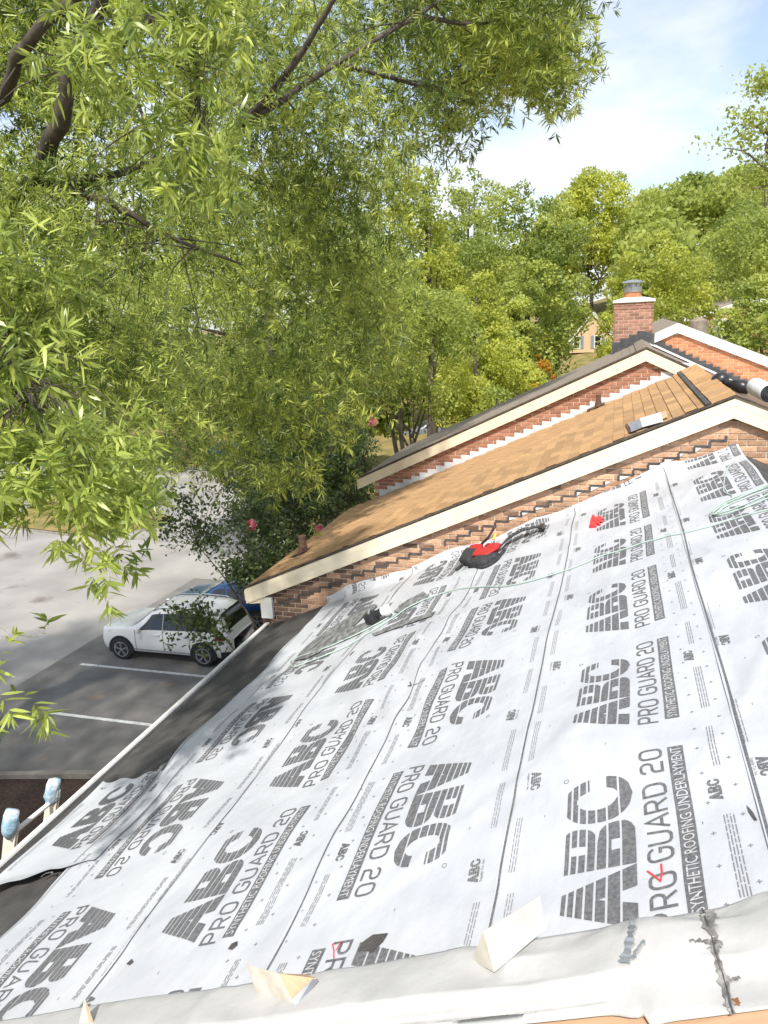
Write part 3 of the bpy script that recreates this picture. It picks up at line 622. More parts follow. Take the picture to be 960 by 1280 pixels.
def font_mesh(txt):
    cu = bpy.data.curves.new('t', 'FONT'); cu.body = txt; cu.size = 1; cu.resolution_u = 2; ob = bpy.data.objects.new('t', cu); COL.objects.link(ob)
    dg = bpy.context.evaluated_depsgraph_get(); me = ob.evaluated_get(dg).to_mesh(); v = np.array([p.co[:2] for p in me.vertices]); f = [list(p.vertices) for p in me.polygons]
    bpy.data.objects.remove(ob); v -= v.min(0); ext = v.max(0); return v / ext, f, ext
FT_bar = font_mesh('SYNTHETIC ROOFING UNDERLAYMENT'); FT_sup = font_mesh('Supply Co. Inc.')
ABCQ = abc_quads()
SMB = [(0, .2), (.23, .42), (.45, .64), (.67, .84), (.87, 1)]
ABCS = abc_quads(.2, 2, SMB)
def emit(name, quads, tris, fl, base, y0, m, off, parent):
    """layout (x,q) -> roof (s,y); fl turns the print round"""
    V = []; F = []
    for q in quads:
        b = len(V); V += [tuple(p) for p in q]; F.append((b, b + 1, b + 2, b + 3))
    if tris is not None:
        b = len(V); V += [tuple(p) for p in tris[0]]; F += [tuple(b + i for i in f) for f in tris[1]]
    A = np.array(V, float); lim = 1.107
    if not fl: s, y = base + A[:, 1], y0 + A[:, 0]
    else: s, y = base + lim - A[:, 1], y0 + 1.06 - A[:, 0]
    W = UP(s, y, off); vis = [f for f in F if 2.1 < y[f[0]] < 9.36 and Ymin < y[f[0]] < Ymax and s[f[0]] < Smax]
    if not vis: return None
    o = mesh_obj(name, W, vis, m, parent)
    o['kind'] = 'stuff'
    return o
def rect(x0, x1, q0, q1, dx=.06):
    n = max(1, int((x1 - x0) / dx)); e = np.linspace(x0, x1, n + 1)
    return [[(a, q0), (b, q0), (b, q1), (a, q1)] for a, b in zip(e[:-1], e[1:])]
for (nm, s0, s1, y0, y1, base, fl, ph, lap) in STR:
    Ymin, Ymax, Smax = y0, y1, s1
    gs = np.arange(s0, s1 + .001, .028); gy = np.arange(y0, y1 + .001, .035)
    A, B = np.meshgrid(gs, gy)
    if nm == 'L':                # loose torn scrap along the eave
        t_ = (B - y0) / (y1 - y0); B = B + 0.16 * (1 - t_) * np.sin((A + 5.3) * 3.0) * .35 + 0.20 * t_ * ((-5.0 - A) * .9) + .02 * np.sin(17 * A)
    pts = UP(A, B, lap)
    if nm == 'A':
        pts = UP(A + .02 * np.sin(3.1 * B) * (A < s0 + .05), B, lap)
    if nm == 'L': pts = pts + RN * (np.clip(1 - (B - 3.72) / .12, 0, 1) * .035 + .012)[..., None]
    edge = np.clip(1 - (A - s0) / .05, 0, 1); pts = pts + RN * (edge * (.006 + .004 * np.sin(5 * B)))[..., None]
    n0 = len(gs); F = [(j * n0 + i, j * n0 + i + 1, (j + 1) * n0 + i + 1, (j + 1) * n0 + i) for j in range(len(gy) - 1) for i in range(n0 - 1)]
    st = mesh_obj('underlayment_strip', pts.reshape(-1, 3), F, M_sheet, und, smooth=True)
    lo = lap + (.014 if nm == 'L' else 0)
    k0 = -2
    for k in range(k0, 7):
        yb = ph + k * PER
        if yb > y1 or yb + 1.2 < y0: continue
        v0, v1 = .62, .29        # baseline and top of the big letters across the sheet
        Q = [[(x * 1.0, v0 - v * .33) for x, v in q] for q in ABCQ]
        tq = [[(p[0], .768 - p[1]) for p in q] for q in text_quads('PRO GUARD 20', -.02, 1.06, 0, .098, .0135)]
        emit('printed_name', tq, None, fl, base, yb, M_ink, lo + .0034, st); emit('printed_bar', rect(0, 1.06, .80, .872), None, fl, base, yb, M_ink, lo + .0034, st)
        Q += [[(.965 + .014 * math.cos(a), .30 + .014 * math.sin(a)), (.965 + .014 * math.cos(a + .7), .30 + .014 * math.sin(a + .7)), (.965 + .011 * math.cos(a + .7), .30 + .011 * math.sin(a + .7)), (.965 + .011 * math.cos(a), .30 + .011 * math.sin(a))] for a in np.arange(0, 6.2, .7)]
        emit('printed_logo', Q, None, fl, base, yb, M_ink, lo + .0034, st)
        v, f, ext = FT_bar
        emit('printed_lettering', [], (np.stack([.015 + v[:, 0] * 1.03, .862 - v[:, 1] * .05], 1), f), fl, base, yb, M_inkw, lo + .0052, st)
        # small marks by the laps
        small = []
        for (xo, qo, turn) in ((1.12, .10, 1), (.62, 1.00, 0)):
            for q in ABCS:
                pp = [(x * .14 / .935, v * .055) for x, v in q]
                small.append([(xo - a, qo + b) if turn else (xo + a, qo - b) for a, b in pp])
        sup = FT_sup; sv = np.stack([1.12 - sup[0][:, 0] * .13, .075 + sup[0][:, 1] * .018], 1)
        emit('small_printed_mark', small, (sv, sup[1]), fl, base, yb, M_ink, lo + .0034, st)
        fine = []; rr_ = random.Random(k * 7 + int(base * 100))
        for (xa_, xb_, q0, nl) in ((-.12, .30, .065, 3), (.42, .78, .055, 3), (.05, .52, .985, 4), (.85, 1.2, .99, 3)):
            for li in range(nl):
                x = xa_
                while x < xb_:
                    wd = rr_.uniform(.02, .07); fine.append([(x, q0 + li * .0125), (min(x + wd, xb_), q0 + li * .0125), (min(x + wd, xb_), q0 + li * .0125 + .004), (x, q0 + li * .0125 + .004)]); x += wd + .009
        for i in range(7):
            for (q0, dx, ln) in ((.935, .03, .0), (1.06, .11, 0.0)):
                x = i * PER / 7 + dx; c = .010; fine += [[(x - c, q0 - .0018), (x + c, q0 - .0018), (x + c, q0 + .0018), (x - c, q0 + .0018)], [(x - .0018, q0 + .0018), (x + .0018, q0 + .0018), (x + .0018, q0 + c), (x - .0018, q0 + c)], [(x - .0018, q0 - c), (x + .0018, q0 - c), (x + .0018, q0 - .0018), (x - .0018, q0 - .0018)]]
        for (x, q0) in ((.2, .16), (.75, .2), (.5, .70 + .2), (1.2, .5)):
            c = .009; fine += [[(x - c, q0 - .0018), (x + c, q0 - .0018), (x + c, q0 + .0018), (x - c, q0 + .0018)]]
        emit('fine_print', fine, None, fl, base, yb, M_inkf, lo + .0034, st)
    # lap line
    if nm != 'L':
        ln = []; yy = np.arange(2.1, 9.33, .06)
        for a, b in zip(yy[:-1], yy[1:]): ln.append((a, b))
        Vv = []; Ff = []
        ww = .0055 if nm in 'DE' else .004
        for a, b in ln:
            o0 = .016 + .004 * math.sin(a * 2) + (.012 * math.sin(a * 5.3) if nm in 'BC' else 0); o1 = .016 + .004 * math.sin(b * 2) + (.012 * math.sin(b * 5.3) if nm in 'BC' else 0)
            i = len(Vv); q = UP(np.array([s0 + o0 - ww, s0 + o1 - ww, s0 + o1 + ww, s0 + o0 + ww]), np.array([a, b, b, a]), lap + .012); Vv += list(q); Ff.append((i, i + 1, i + 2, i + 3))
        mesh_obj('lap_line', Vv, Ff, M_ink, st)
# hand drawn red marks, torn spots
def onU(u, v):
    d = ray(u, v); p = d * (-(HU - .01) / RN.dot(d)); return float(p.dot(SD)), float(p[1])
stripD = [o for o in und.children if o.name.startswith('underlayment_strip')]
def marks(name, strokes, w, m, parent, off):
    Vv = []; Ff = []
    for st_ in strokes:
        for q in stroke_quads([onU(*p) for p in st_], w):
            i = len(Vv); Vv += list(UP(np.array([p[0] for p in q]), np.array([p[1] for p in q]), off)); Ff.append((i, i + 1, i + 2, i + 3))
    mesh_obj(name, Vv, Ff, m, parent)
marks('red_chalk_mark', [[(810, 1091), (817, 1096), (827, 1104), (829, 1095), (828, 1083)]], .008, M_red, stripD[4], .018)
marks('red_chalk_mark', [[(416, 1181), (418, 1189), (418, 1200)], [(427, 1178), (421, 1189)]], .005, M_red, stripD[3], .015)
marks('black_scrape', [[(512, 862), (522, 863), (535, 858)], [(515, 858), (518, 866)]], .010, M_tar, stripD[3], .014)
def patch(name, pix, m, parent, off, th=None):
    sy_ = [onU(*p) for p in pix]; return mesh_obj(name, UP(np.array([a for a, b in sy_]), np.array([b for a, b in sy_]), off), [tuple(range(len(pix)))], m, parent)
patch('tear', [(448, 1191), (453, 1180), (467, 1170), (486, 1168), (480, 1178), (466, 1193), (458, 1190)], M_felt, stripD[3], .016)
patch('tear', [(285, 1187), (290, 1180), (297, 1177), (297, 1182), (290, 1188)], M_tar, stripD[2], .012)
patch('tear', [(158, 1206), (165, 1199), (167, 1203), (162, 1207)], M_tar, stripD[1], .012)
patch('tear', [(936, 1013), (944, 1022), (950, 1033), (946, 1032), (939, 1022)], M_tar, stripD[4], .02)
# dark scuff trails around the nail gun: torn felt scraps lying on the sheet
def scrap(pix, m, label, th=.004):
    pts = [onU(*p) for p in pix]; bot = UP(np.array([a for a, b in pts]), np.array([b for a, b in pts]), .020); n = len(pts)
    top = bot + RN * th; return tag(mesh_obj('felt_scrap', list(bot) + list(top), [tuple(range(n, 2 * n))] + [(i, (i + 1) % n, n + (i + 1) % n, n + i) for i in range(n)], m), label, 'felt scrap', 'dark felt scraps around the nail gun')
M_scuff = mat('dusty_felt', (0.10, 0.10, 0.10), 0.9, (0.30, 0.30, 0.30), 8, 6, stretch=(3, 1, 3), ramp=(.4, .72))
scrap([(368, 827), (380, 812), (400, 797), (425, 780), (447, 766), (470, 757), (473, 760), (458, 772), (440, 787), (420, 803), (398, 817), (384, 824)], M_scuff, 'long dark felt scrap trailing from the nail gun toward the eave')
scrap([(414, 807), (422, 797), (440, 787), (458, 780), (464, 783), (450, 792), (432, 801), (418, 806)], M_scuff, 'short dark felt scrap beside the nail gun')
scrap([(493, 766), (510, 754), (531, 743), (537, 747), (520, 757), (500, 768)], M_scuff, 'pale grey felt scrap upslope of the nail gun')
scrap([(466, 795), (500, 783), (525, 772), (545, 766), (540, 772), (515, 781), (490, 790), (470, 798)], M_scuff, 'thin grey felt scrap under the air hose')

# ================================================================== THINGS ON THE ROOF
def on_sheet(u, v, lift=0.0):
    s, y = onU(u, v); return UP(np.array([s]), np.array([y]), .012 + lift)[0]
def tube_thing(name, pix, rad, m, label, cat, n=140, lift=.008):
    sy_ = spline([onU(*p) for p in pix], n); pts = UP(sy_[:, 0], sy_[:, 1], .014 + lift); mb = MB(); mb.tube(pts, rad, 8); return tag(mb.build(name, m, None, True), label, cat)
hp = [(488, 772), (470, 782), (440, 797), (405, 812), (375, 822), (364, 828), (368, 835), (385, 829), (420, 815), (450, 800), (485, 778), (520, 757), (545, 746), (570, 738), (600, 735), (640, 733), (700, 717), (760, 695), (830, 675), (880, 662), (930, 648), (985, 636)]
tube_thing('air_hose', hp, .0065, M_hose, 'pale green air hose running across the sheets to the nail gun', 'hose', 260)
cs = []
for i in range(80):
    a = i * .28; c = np.array([.42, 7.15]); r_ = np.array([.36, .20]) * (1 - .12 * math.sin(i * .19)); cs.append((c[0] + r_[0] * math.cos(a) * (1 - i * .002), c[1] + r_[1] * math.sin(a + .4) + .0012 * i))
cs = [(c0, c1) for c0, c1 in cs]; cs += [(.30, 7.5), (.26, 7.8), (.36, 8.3), (.44, 8.6), (.5, 8.8)]
sp = spline(cs, 420); pts = UP(np.clip(sp[:, 0], -.3, .62), sp[:, 1], .024) + RN * (np.linspace(0, 1, 420) * .03 * (np.arange(420) < 380))[:, None]
mb = MB(); mb.tube(pts, .006, 6); tag(mb.build('air_hose', M_hose, None, True), 'coiled pale green air hose lying near the ridge', 'hose')
# nail gun (black, with a round magazine)
p = on_sheet(464, 780); q = on_sheet(492, 771); t = thing('nail_gun', p, 'black pneumatic coil nail gun lying on the sheet', 'nail gun')
ax = (q - p) / np.linalg.norm(q - p); sd_ = np.cross(RN, ax)
mb = MB(); mb.tube([p + RN * .00 + ax * .04, p + RN * .02 + ax * .04, p + RN * .11 + ax * .04, p + RN * .12 + ax * .04], [.075, .085, .085, .07], 18); mb.build('magazine', M_blackgl, t)
mb = MB(); mb.tube([p + ax * .06 + RN * .125, p + ax * .04 + RN * .135], [.05, .045], 14); mb.build('magazine_cap', M_galv, t)
mb = MB(); mb.tube([p + ax * .03 + RN * .07, p + ax * .10 + RN * .08, p + ax * .20 + RN * .09], [.03, .042, .05], 14); mb.build('body', M_blackgl, t)
mb = MB(); mb.tube([p + ax * .19 + RN * .09, p + ax * .24 + RN * .09, p + ax * .275 + RN * .09, p + ax * .285 + RN * .09], [.05, .062, .06, .045], 16); mb.build('cylinder_head', M_wtrim, t)
mb = MB(); mb.tube([p + ax * .15 + RN * .08, p + ax * .17 + RN * .045 + sd_ * .08, p + ax * .19 + RN * .03 + sd_ * .15], [.024, .021, .024], 10); mb.build('handle', M_blackgl, t)
# tool bag and belt
t = thing('tool_bag', on_sheet(596, 705), 'open red and black tool bag with straps beside the brick gable', 'tool bag')
c = [on_sheet(583, 712), on_sheet(606, 712), on_sheet(640, 690), on_sheet(610, 690)]
def soft(name, poly, h, m, seed, bulge=.12):
    rr_ = random.Random(seed); cen = sum(poly) / len(poly); bm = MB(); n = len(poly); rings = []
    for k, (z, sc) in enumerate([(0, 1), (.35, 1 + bulge), (.75, 1 + bulge * .8), (1, .86), (1.03, .4)]):
        ring = []
        for i in range(n):
            for f in (0, .33, .66):
                a = poly[i] * (1 - f) + poly[(i + 1) % n] * f; ring.append(cen + (a - cen) * sc * rr_.uniform(.95, 1.05) + RN * (h * z * rr_.uniform(.92, 1.06)))
        rings.append(ring)
    m_ = len(rings[0]); bm.add(sum(rings, []), [(k * m_ + i, k * m_ + (i + 1) % m_, (k + 1) * m_ + (i + 1) % m_, (k + 1) * m_ + i) for k in range(len(rings) - 1) for i in range(m_)] + [tuple((len(rings) - 1) * m_ + i for i in range(m_))])
    return bm.build(name, m, t, True)
soft('pouch', [on_sheet(578, 708), on_sheet(590, 710), on_sheet(600, 696), on_sheet(588, 693)], .10, M_blkf, 1, .04)
soft('pouch', [on_sheet(587, 712), on_sheet(606, 711), on_sheet(626, 699), on_sheet(605, 699)], .08, M_blkf, 2, .04)
soft('flap', [on_sheet(592, 703, .055), on_sheet(612, 702, .055), on_sheet(625, 694, .055), on_sheet(600, 694, .055)], .035, M_redf, 3)
soft('flap', [on_sheet(606, 696, .03), on_sheet(622, 694, .03), on_sheet(628, 687, .03), on_sheet(612, 687, .03)], .05, M_redf, 4)
soft('pouch', [on_sheet(588, 696, .02), on_sheet(602, 694, .02), on_sheet(606, 688, .02), on_sheet(592, 688, .02)], .06, M_redf, 5)
mb = MB(); mb.tube(spline([on_sheet(608, 692, .12), on_sheet(618, 690, .18), on_sheet(626, 680, .20)], 8), .016, 8); mb.build('hammer_handle', M_blackgl, t)
mb = MB(); mb.tube([on_sheet(622, 686, .11), on_sheet(627, 683, .16)], [.02, .012], 8); mb.build('marker', M_yel, t)
mb = MB(); sp = spline([onU(*q_) for q_ in [(572, 716), (585, 706), (602, 712), (622, 703), (632, 690)]], 40); mb.tube(UP(sp[:, 0], sp[:, 1], .03), .018, 8); mb.build('strap', M_blkf, t)
sp = spline([onU(*q_) for q_ in [(626, 690), (640, 680), (655, 673), (668, 669), (681, 664)]], 26); pts = UP(sp[:, 0], sp[:, 1], .025) + RN * (.02 + .05 * np.sin(np.linspace(0, 3.1, 26)))[:, None]
mb = MB(); ey = np.array([0, 1, 0.0])
wd = .09 * np.interp(np.linspace(0, 1, 26), [0, .15, .5, .75, 1], [.6, 1, 1.1, .5, .35]); Lq = [p_ + ey * w_ for p_, w_ in zip(pts, wd)]; Rq = [p_ - ey * w_ * .8 + RN * .01 for p_, w_ in zip(pts, wd)]
mb.add(Lq + Rq, [(i, i + 1, 26 + i + 1, 26 + i) for i in range(25)]); bl = mb.build('padded_belt', M_blkf, t, True); sm = bl.modifiers.new('thick', 'SOLIDIFY'); sm.thickness = .02; sm.offset = 0
for i in range(7):
    k = 6 + i * 2; a = pts[k] - ey * .03 + RN * .014; mb = MB(); mb.tube([a, a + RN * .012], .012, 8); mb.build('eyelet', M_galv, t)
soft('buckle', [on_sheet(676, 668, .02), on_sheet(682, 668, .02), on_sheet(684, 662, .02), on_sheet(678, 662, .02)], .05, M_blackgl, 8)
# red glove
t = thing('work_glove', on_sheet(746, 655), 'crumpled red work glove lying on a printed logo', 'glove')
soft('palm', [on_sheet(738, 661), on_sheet(746, 660), on_sheet(749, 652), on_sheet(741, 651)], .03, M_red, 11, .05)
for i, (u, v) in enumerate([(752, 650), (756, 652), (755, 655), (751, 658), (743, 648)]):
    mb = MB(); mb.tube(spline([on_sheet(745, 655, .02), on_sheet((745 + u) / 2, (655 + v) / 2, .022), on_sheet(u, v, .015)], 6), [.022, .022, .02, .018, .016, .01], 8); mb.build('finger', M_red, t, True)
# bent flashing pieces against the trim
def plate(pts, name, m, parent=None):
    P = [np.array(q_) for q_ in pts]; nn = np.cross(P[1] - P[0], P[2] - P[0]); nn /= np.linalg.norm(nn); mb = MB(); mb.prism(P, nn * .0012); return mb.build(name, m, parent)
b0, b1 = atH(618, 1215, H0 - .03), atH(683, 1160, H0 - .03); yo = .05
t = thing('bent_flashing', b0, 'white bent flashing card standing on the rake trim by a lap line', 'flashing')
T0 = atY(604, 1164, b0[1] + .03); T1 = atY(674, 1120, b1[1] + .03)
plate([b0, b1, T1, T0], 'upright_leaf', M_white, t); plate([b0, T0, atH(590, 1200, H0 - .02)], 'folded_leaf', M_rust, t)
b0, b1 = atH(369, 1258, H0 - .025), atH(322, 1243, H0 - .02)
t = thing('bent_flashing', b0, 'folded flashing card with rusty inside on the rake trim', 'flashing')
T0 = atY(308, 1205, b1[1] + .04); T1 = atY(349, 1217, b0[1] + .045); cn = atH(396, 1223, H0 - .03)
plate([b1, b0, T1, T0], 'upright_leaf', M_rust, t); plate([b0, cn, atH(382, 1218, H0 - .012), T1], 'folded_leaf', M_ply, t)
plate([atH(369, 1259, H0 - .03), atH(398, 1226, H0 - .03), atH(391, 1223, H0 - .05), atH(364, 1250, H0 - .05)], 'edge_fold', M_galv, t)
b0 = atH(112, 1283, H0 - .02); t = thing('bent_flashing', b0, 'small rusty flashing corner poking above the rake trim near the eave', 'flashing')
plate([atH(98, 1284, H0 - .02), b0, atY(106, 1247, b0[1] + .03)], 'upright_leaf', M_rust, t); plate([b0, atH(120, 1286, H0 - .02), atY(106, 1247, b0[1] + .03)], 'folded_leaf', M_ply, t)
# loose flashing strip on the tan roof
t = thing('loose_flashing', atH(808, 528, H2), 'bent grey metal flashing strip lying on the tan shingles', 'flashing')
def lp(u, v, l): return atH(u, v, H2 - l)
for (pp, m_) in (([lp(789, 540, .02), lp(804, 534, .02), lp(799, 524, .06), lp(786, 529, .06)], M_galv), ([lp(803, 534, .02), lp(829, 527, .02), lp(826, 515, .08), lp(800, 523, .08)], M_flash), ([lp(828, 524, .02), lp(835, 521, .02), lp(832, 513, .05), lp(826, 516, .05)], M_ply), ([lp(784, 529, .02), lp(791, 540, .02), lp(786, 540, .02), lp(781, 530, .02)], M_pipe)):
    plate(pp, 'metal_leaf', m_, t)
# rolled underlayment and a lamp-like roll end on the ridge of house 2
rc = atY(962, 492, 9.45); rb = atY(944, 483, 9.9)
t = thing('underlayment_roll', rc, 'white roll of underlayment with dark core lying on the ridge', 'roll')
d_ = (rb - rc) / np.linalg.norm(rb - rc); k_ = np.cross(d_, (0, 0, 1)); k_ /= np.linalg.norm(k_)
mb = MB(); mb.tube([rc, rc + d_ * .01, rb], [.098, .104, .10], 24, cap=False); mb.build('sheet_wrap', M_flash, t, True)
mb = MB(); mb.tube([rc + d_ * .02, rc + d_ * .03, rb], [.092, .097, .095], 24, cap=True); mb.build('rolled_layers', M_blkf, t)
mb = MB()
for r_ in (.04, .06, .08): mb.tube([rc + d_ * .005, rc + d_ * .05], [r_, r_], 20, cap=False)
mb.build('core_rings', M_galv, t)
a = atY(900, 478, 11.0); b = atY(921, 481, 10.6); t = thing('stovepipe_elbow', a, 'black and silver pipe elbow leaning beside the roll on the ridge', 'pipe elbow')
mb = MB(); mb.tube(spline([a + [-.02, .02, -.03], a + [.02, 0, .03], a + [.10, -.02, .02]], 8), [.09, .115, .12, .115, .11, .10, .08, .06], 16); mb.build('elbow', M_blackgl, t, True)
mb = MB(); mb.tube(spline([a + [.05, 0, .02], (a + b) / 2, b], 8), [.05] * 8, 12); mb.build('neck', M_black, t, True)
mb = MB(); mb.tube([b - [.06, -.02, -.01], b + [.05, -.02, -.02], b + [.14, -.05, -.05]], [.06, .085, .075], 14); mb.build('collar', M_blackgl, t, True)
# ladder tops with blue rags
t = thing('extension_ladder', (-5.9, 4.2, 0), 'extension ladder leaning on the eave with blue rags on its rail tips', 'ladder')
rails = []
tops = []
for (u, v) in ((67, 985), (15, 1026)):
    d = ray(u, v); tops.append(d * (-5.02 / d[0]) + C0)
for tp in tops:
    foot = np.array([tp[0] - 1.75, tp[1], 0]); mb = MB(); dd = (tp - foot) / np.linalg.norm(tp - foot)
    mb.bar(foot, tp, .03, .12, up=(1, 0, 0)); mb.bar(foot + [0, .012, 0], tp + [0, .012, 0], .012, .135, up=(1, 0, 0)); mb.build('rail', M_fib, t)
    rails.append((foot, tp, dd))
for i in range(24):
    f = .16 + i * .3; a = rails[0][1] - rails[0][2] * f; b = rails[1][1] - rails[1][2] * f; mb = MB(); mb.tube([a, b], .024, 8); mb.build('rung', M_wtrim, t)
for k, (ft, tp, dd) in enumerate(rails):
    pts = np.array([tp - dd * .16, tp - dd * .10, tp - dd * .03, tp + dd * .06, tp + dd * .10, tp + dd * .115]); mb = MB(); mb.tube(pts, [.060, .070, .074, .068, .050, .012], 12)
    V = np.array(mb.v); V += .013 * np.stack([lump(V, 30), lump(V + 5, 30), lump(V + 9, 30)], 1); mesh_obj('rag_cover', V, mb.f, M_rag, t, True)

# ================================================================== CARS
def hermite(xs, ys, x):
    xs = np.array(xs, float); ys = np.array(ys, float); m = np.gradient(ys, xs); i = np.clip(np.searchsorted(xs, x) - 1, 0, len(xs) - 2)
    h = xs[i + 1] - xs[i]; t = (x - xs[i]) / h; m0, m1 = m[i], m[i + 1]; dl = (ys[i + 1] - ys[i]) / h
    m0 = np.clip(m0, -3 * abs(dl) - .02, 3 * abs(dl) + .02); m1 = np.clip(m1, -3 * abs(dl) - .02, 3 * abs(dl) + .02)
    return (2 * t ** 3 - 3 * t ** 2 + 1) * ys[i] + (t ** 3 - 2 * t ** 2 + t) * h * m0 + (-2 * t ** 3 + 3 * t ** 2) * ys[i + 1] + (t ** 3 - t ** 2) * h * m1
def car(name, label, loc, rot, paint, sp, group=None):
    t = thing(name, loc, label, 'car', group); t.rotation_euler = (0, 0, rot)
    Ln = sp['len']; Wd = sp['w'] / 2
    top = lambda x: hermite(sp['tx'], sp['tz'], x); belt = lambda x: hermite(sp['bx'], sp['bz'], x)
    half = lambda x: hermite([0, .12, .5, 1.2, Ln / 2, Ln - 1, Ln - .3, Ln - .06, Ln], [Wd * .62, Wd * .80, Wd * .95, Wd, Wd, Wd, Wd * .94, Wd * .84, Wd * .72], x)
    def ring(x):
        tz, bz, w = top(x), belt(x), half(x); bz = min(bz, tz - .03); g = np.clip((tz - bz) / .45, 0, 1); wt = w * (1 - .24 * g); zb = sp['zb'] + .08 * max(0, 1 - x / .35) + .12 * max(0, 1 - (Ln - x) / .4)
        return [(0, zb), (w * .86, zb), (w * .97, zb + .09), (w, zb + (bz - zb) * .45), (w * 1.0, zb + (bz - zb) * .7), (w * .975, bz), (w * .975 * .5 + wt * .5, bz * .5 + (tz - .06) * .5 + .01), (wt, tz - .06 * g - .02), (wt * .9, tz - .012), (wt * .5, tz + .004), (0, tz + .008)]
    X = np.concatenate([[0, .03, .08], np.linspace(.15, Ln - .15, 54), [Ln - .08, Ln - .03, Ln]]); V = []; n = 0
    for x in X:
        r_ = ring(x); full = r_ + [(-y, z) for y, z in r_[-2:0:-1]]; n = len(full); V += [(x, y, z) for y, z in full]
    F = [(i * n + j, i * n + (j + 1) % n, (i + 1) * n + (j + 1) % n, (i + 1) * n + j) for i in range(len(X) - 1) for j in range(n)] + [tuple(range(n)), tuple((len(X) - 1) * n + j for j in range(n))[::-1]]
    body = mesh_obj('body', V, F, paint, t, True, world=False)
    def side(x, f, sgn, off=.008):
        w, tz, bz = half(x), top(x), min(belt(x), top(x) - .03); g = np.clip((tz - bz) / .45, 0, 1); wt = w * (1 - .24 * g)
        return (x, sgn * (w * .975 * (1 - f) + wt * f + off), bz * (1 - f) + (tz - .06 * g - .02) * f + .01 * (1 - abs(2 * f - 1)))
    for sgn in (-1, 1):
        for (xa, xb, xc, xd) in sp['win']:
            V = []; k = 6
            for i in range(k + 1):
                fr = i / k; xlo = xa + (xb - xa) * fr; xhi = xc + (xd - xc) * fr
                for j in range(4): f = .04 + .90 * j / 3; V.append(side(xlo + (xhi - xlo) * j / 3, f, sgn, .012))
            mesh_obj('side_window', V, [(i * 4 + j, (i + 1) * 4 + j, (i + 1) * 4 + j + 1, i * 4 + j + 1) for i in range(k) for j in range(3)], M_glass, t, True, world=False)
        mb = MB(); a = side(sp['mir'], .05, sgn, .02); s2 = side(sp['mir'] + .02, .12, sgn, .2); mb.bar(a, s2, .06, .05); mb.bar((s2[0], s2[1] - .09 * sgn, s2[2]), (s2[0] + .02, s2[1] + .06 * sgn, s2[2]), .09, .14); o = mesh_obj('mirror', mb.v, mb.f, paint, t, world=False)
        if sp.get('rail'):
            mb = MB(); xs_ = np.linspace(*sp['rail'], 12); mb.tube([(x, sgn * half(x) * .70, top(x) + .035 - .04 * (i in (0, 11))) for i, x in enumerate(xs_)], .018, 8); mesh_obj('roof_rail', mb.v, mb.f, M_galv, t, True, world=False)
        mb = MB(); xs_ = np.linspace(sp['wh'][0] + .45, sp['wh'][1] - .45, 8); mb.add([p for x in xs_ for p in ((x, sgn * (half(x) * .97 + .012), sp['zb'] + .16), (x, sgn * (half(x) * .9 + .012), sp['zb'] - .01))], [(2 * i, 2 * i + 1, 2 * i + 3, 2 * i + 2) for i in range(7)]); mesh_obj('sill_cladding', mb.v, mb.f, M_blackgl, t, world=False)
        if sp.get('sill'):
            mb = MB(); mb.bar((xs_[0], sgn * (half(2) * .985 + .012), sp['zb'] + .15), (xs_[-1], sgn * (half(2) * .985 + .012), sp['zb'] + .15), .02, .03); mesh_obj('sill_trim', mb.v, mb.f, M_galv, t, world=False)
        for xd in sp['gap']:
            V = []
            for f in np.linspace(-1.0, .02, 7):
                zz = sp['zb'] + .14 + (min(belt(xd), top(xd) - .03) - sp['zb'] - .14) * (f + 1.0); V += [(xd - .007, sgn * (half(xd) * (1.0 if f < -.3 else .985) + .006), zz), (xd + .007, sgn * (half(xd) * (1.0 if f < -.3 else .985) + .006), zz)]
            mesh_obj('door_gap', V, [(2 * i, 2 * i + 1, 2 * i + 3, 2 * i + 2) for i in range(6)], M_blackgl, t, world=False)
        for xd in sp['gap'][1:]:
            mb = MB(); zz = belt(xd) - .14; mb.bar((xd - .30, sgn * (half(xd) + .012), zz), (xd - .10, sgn * (half(xd) + .012), zz), .03, .03); mesh_obj('door_handle', mb.v, mb.f, paint, t, world=False)
        # lamps
        V = [side(.16, -.30, sgn, .01), side(.55, -.12, sgn, .012), side(.5, .02, sgn, .012), side(.14, -.12, sgn, .012)]; mesh_obj('head_lamp', V, [(0, 1, 2, 3)], M_lamp, t, world=False)
        V = [side(Ln - .06, -.45, sgn, .015), side(Ln - .50, -.30, sgn, .018), side(Ln - .46, -.02, sgn, .018), side(Ln - .10, -.06, sgn, .02)]; mesh_obj('tail_lamp', V, [(0, 1, 2, 3)], M_tail, t, world=False)
        for xw in sp['wh']:
            rw = sp['rw']; yo_ = sgn * (Wd + .008)
            a = np.linspace(0, 2 * math.pi, 33)[:-1]; V = [(xw + (rw + .085) * math.cos(k), yo_, rw + (rw + .085) * math.sin(k)) for k in a] + [(xw + (rw + .085) * math.cos(k), yo_ - sgn * .25, rw + (rw + .085) * math.sin(k)) for k in a]
            V = [(x, y, max(z, sp['zb'] - .01)) for x, y, z in V]
            mesh_obj('wheel_arch', V, [tuple(range(32)) if sgn > 0 else tuple(range(32))[::-1]] + [(i, (i + 1) % 32, 32 + (i + 1) % 32, 32 + i) for i in range(32)], M_blackgl, t, world=False)
            mb = MB(); ys_ = [yo_ - sgn * .2, yo_ - sgn * .19, yo_ - sgn * .01, yo_ + sgn * .008, yo_ + sgn * .012]; mb.tube([(xw, y, rw) for y in ys_], [rw - .03, rw, rw, rw - .03, rw - .09], 32); wheel = mesh_obj('wheel', mb.v, mb.f, M_black, t, False, world=False)
            mb = MB(); rr_ = rw * .70
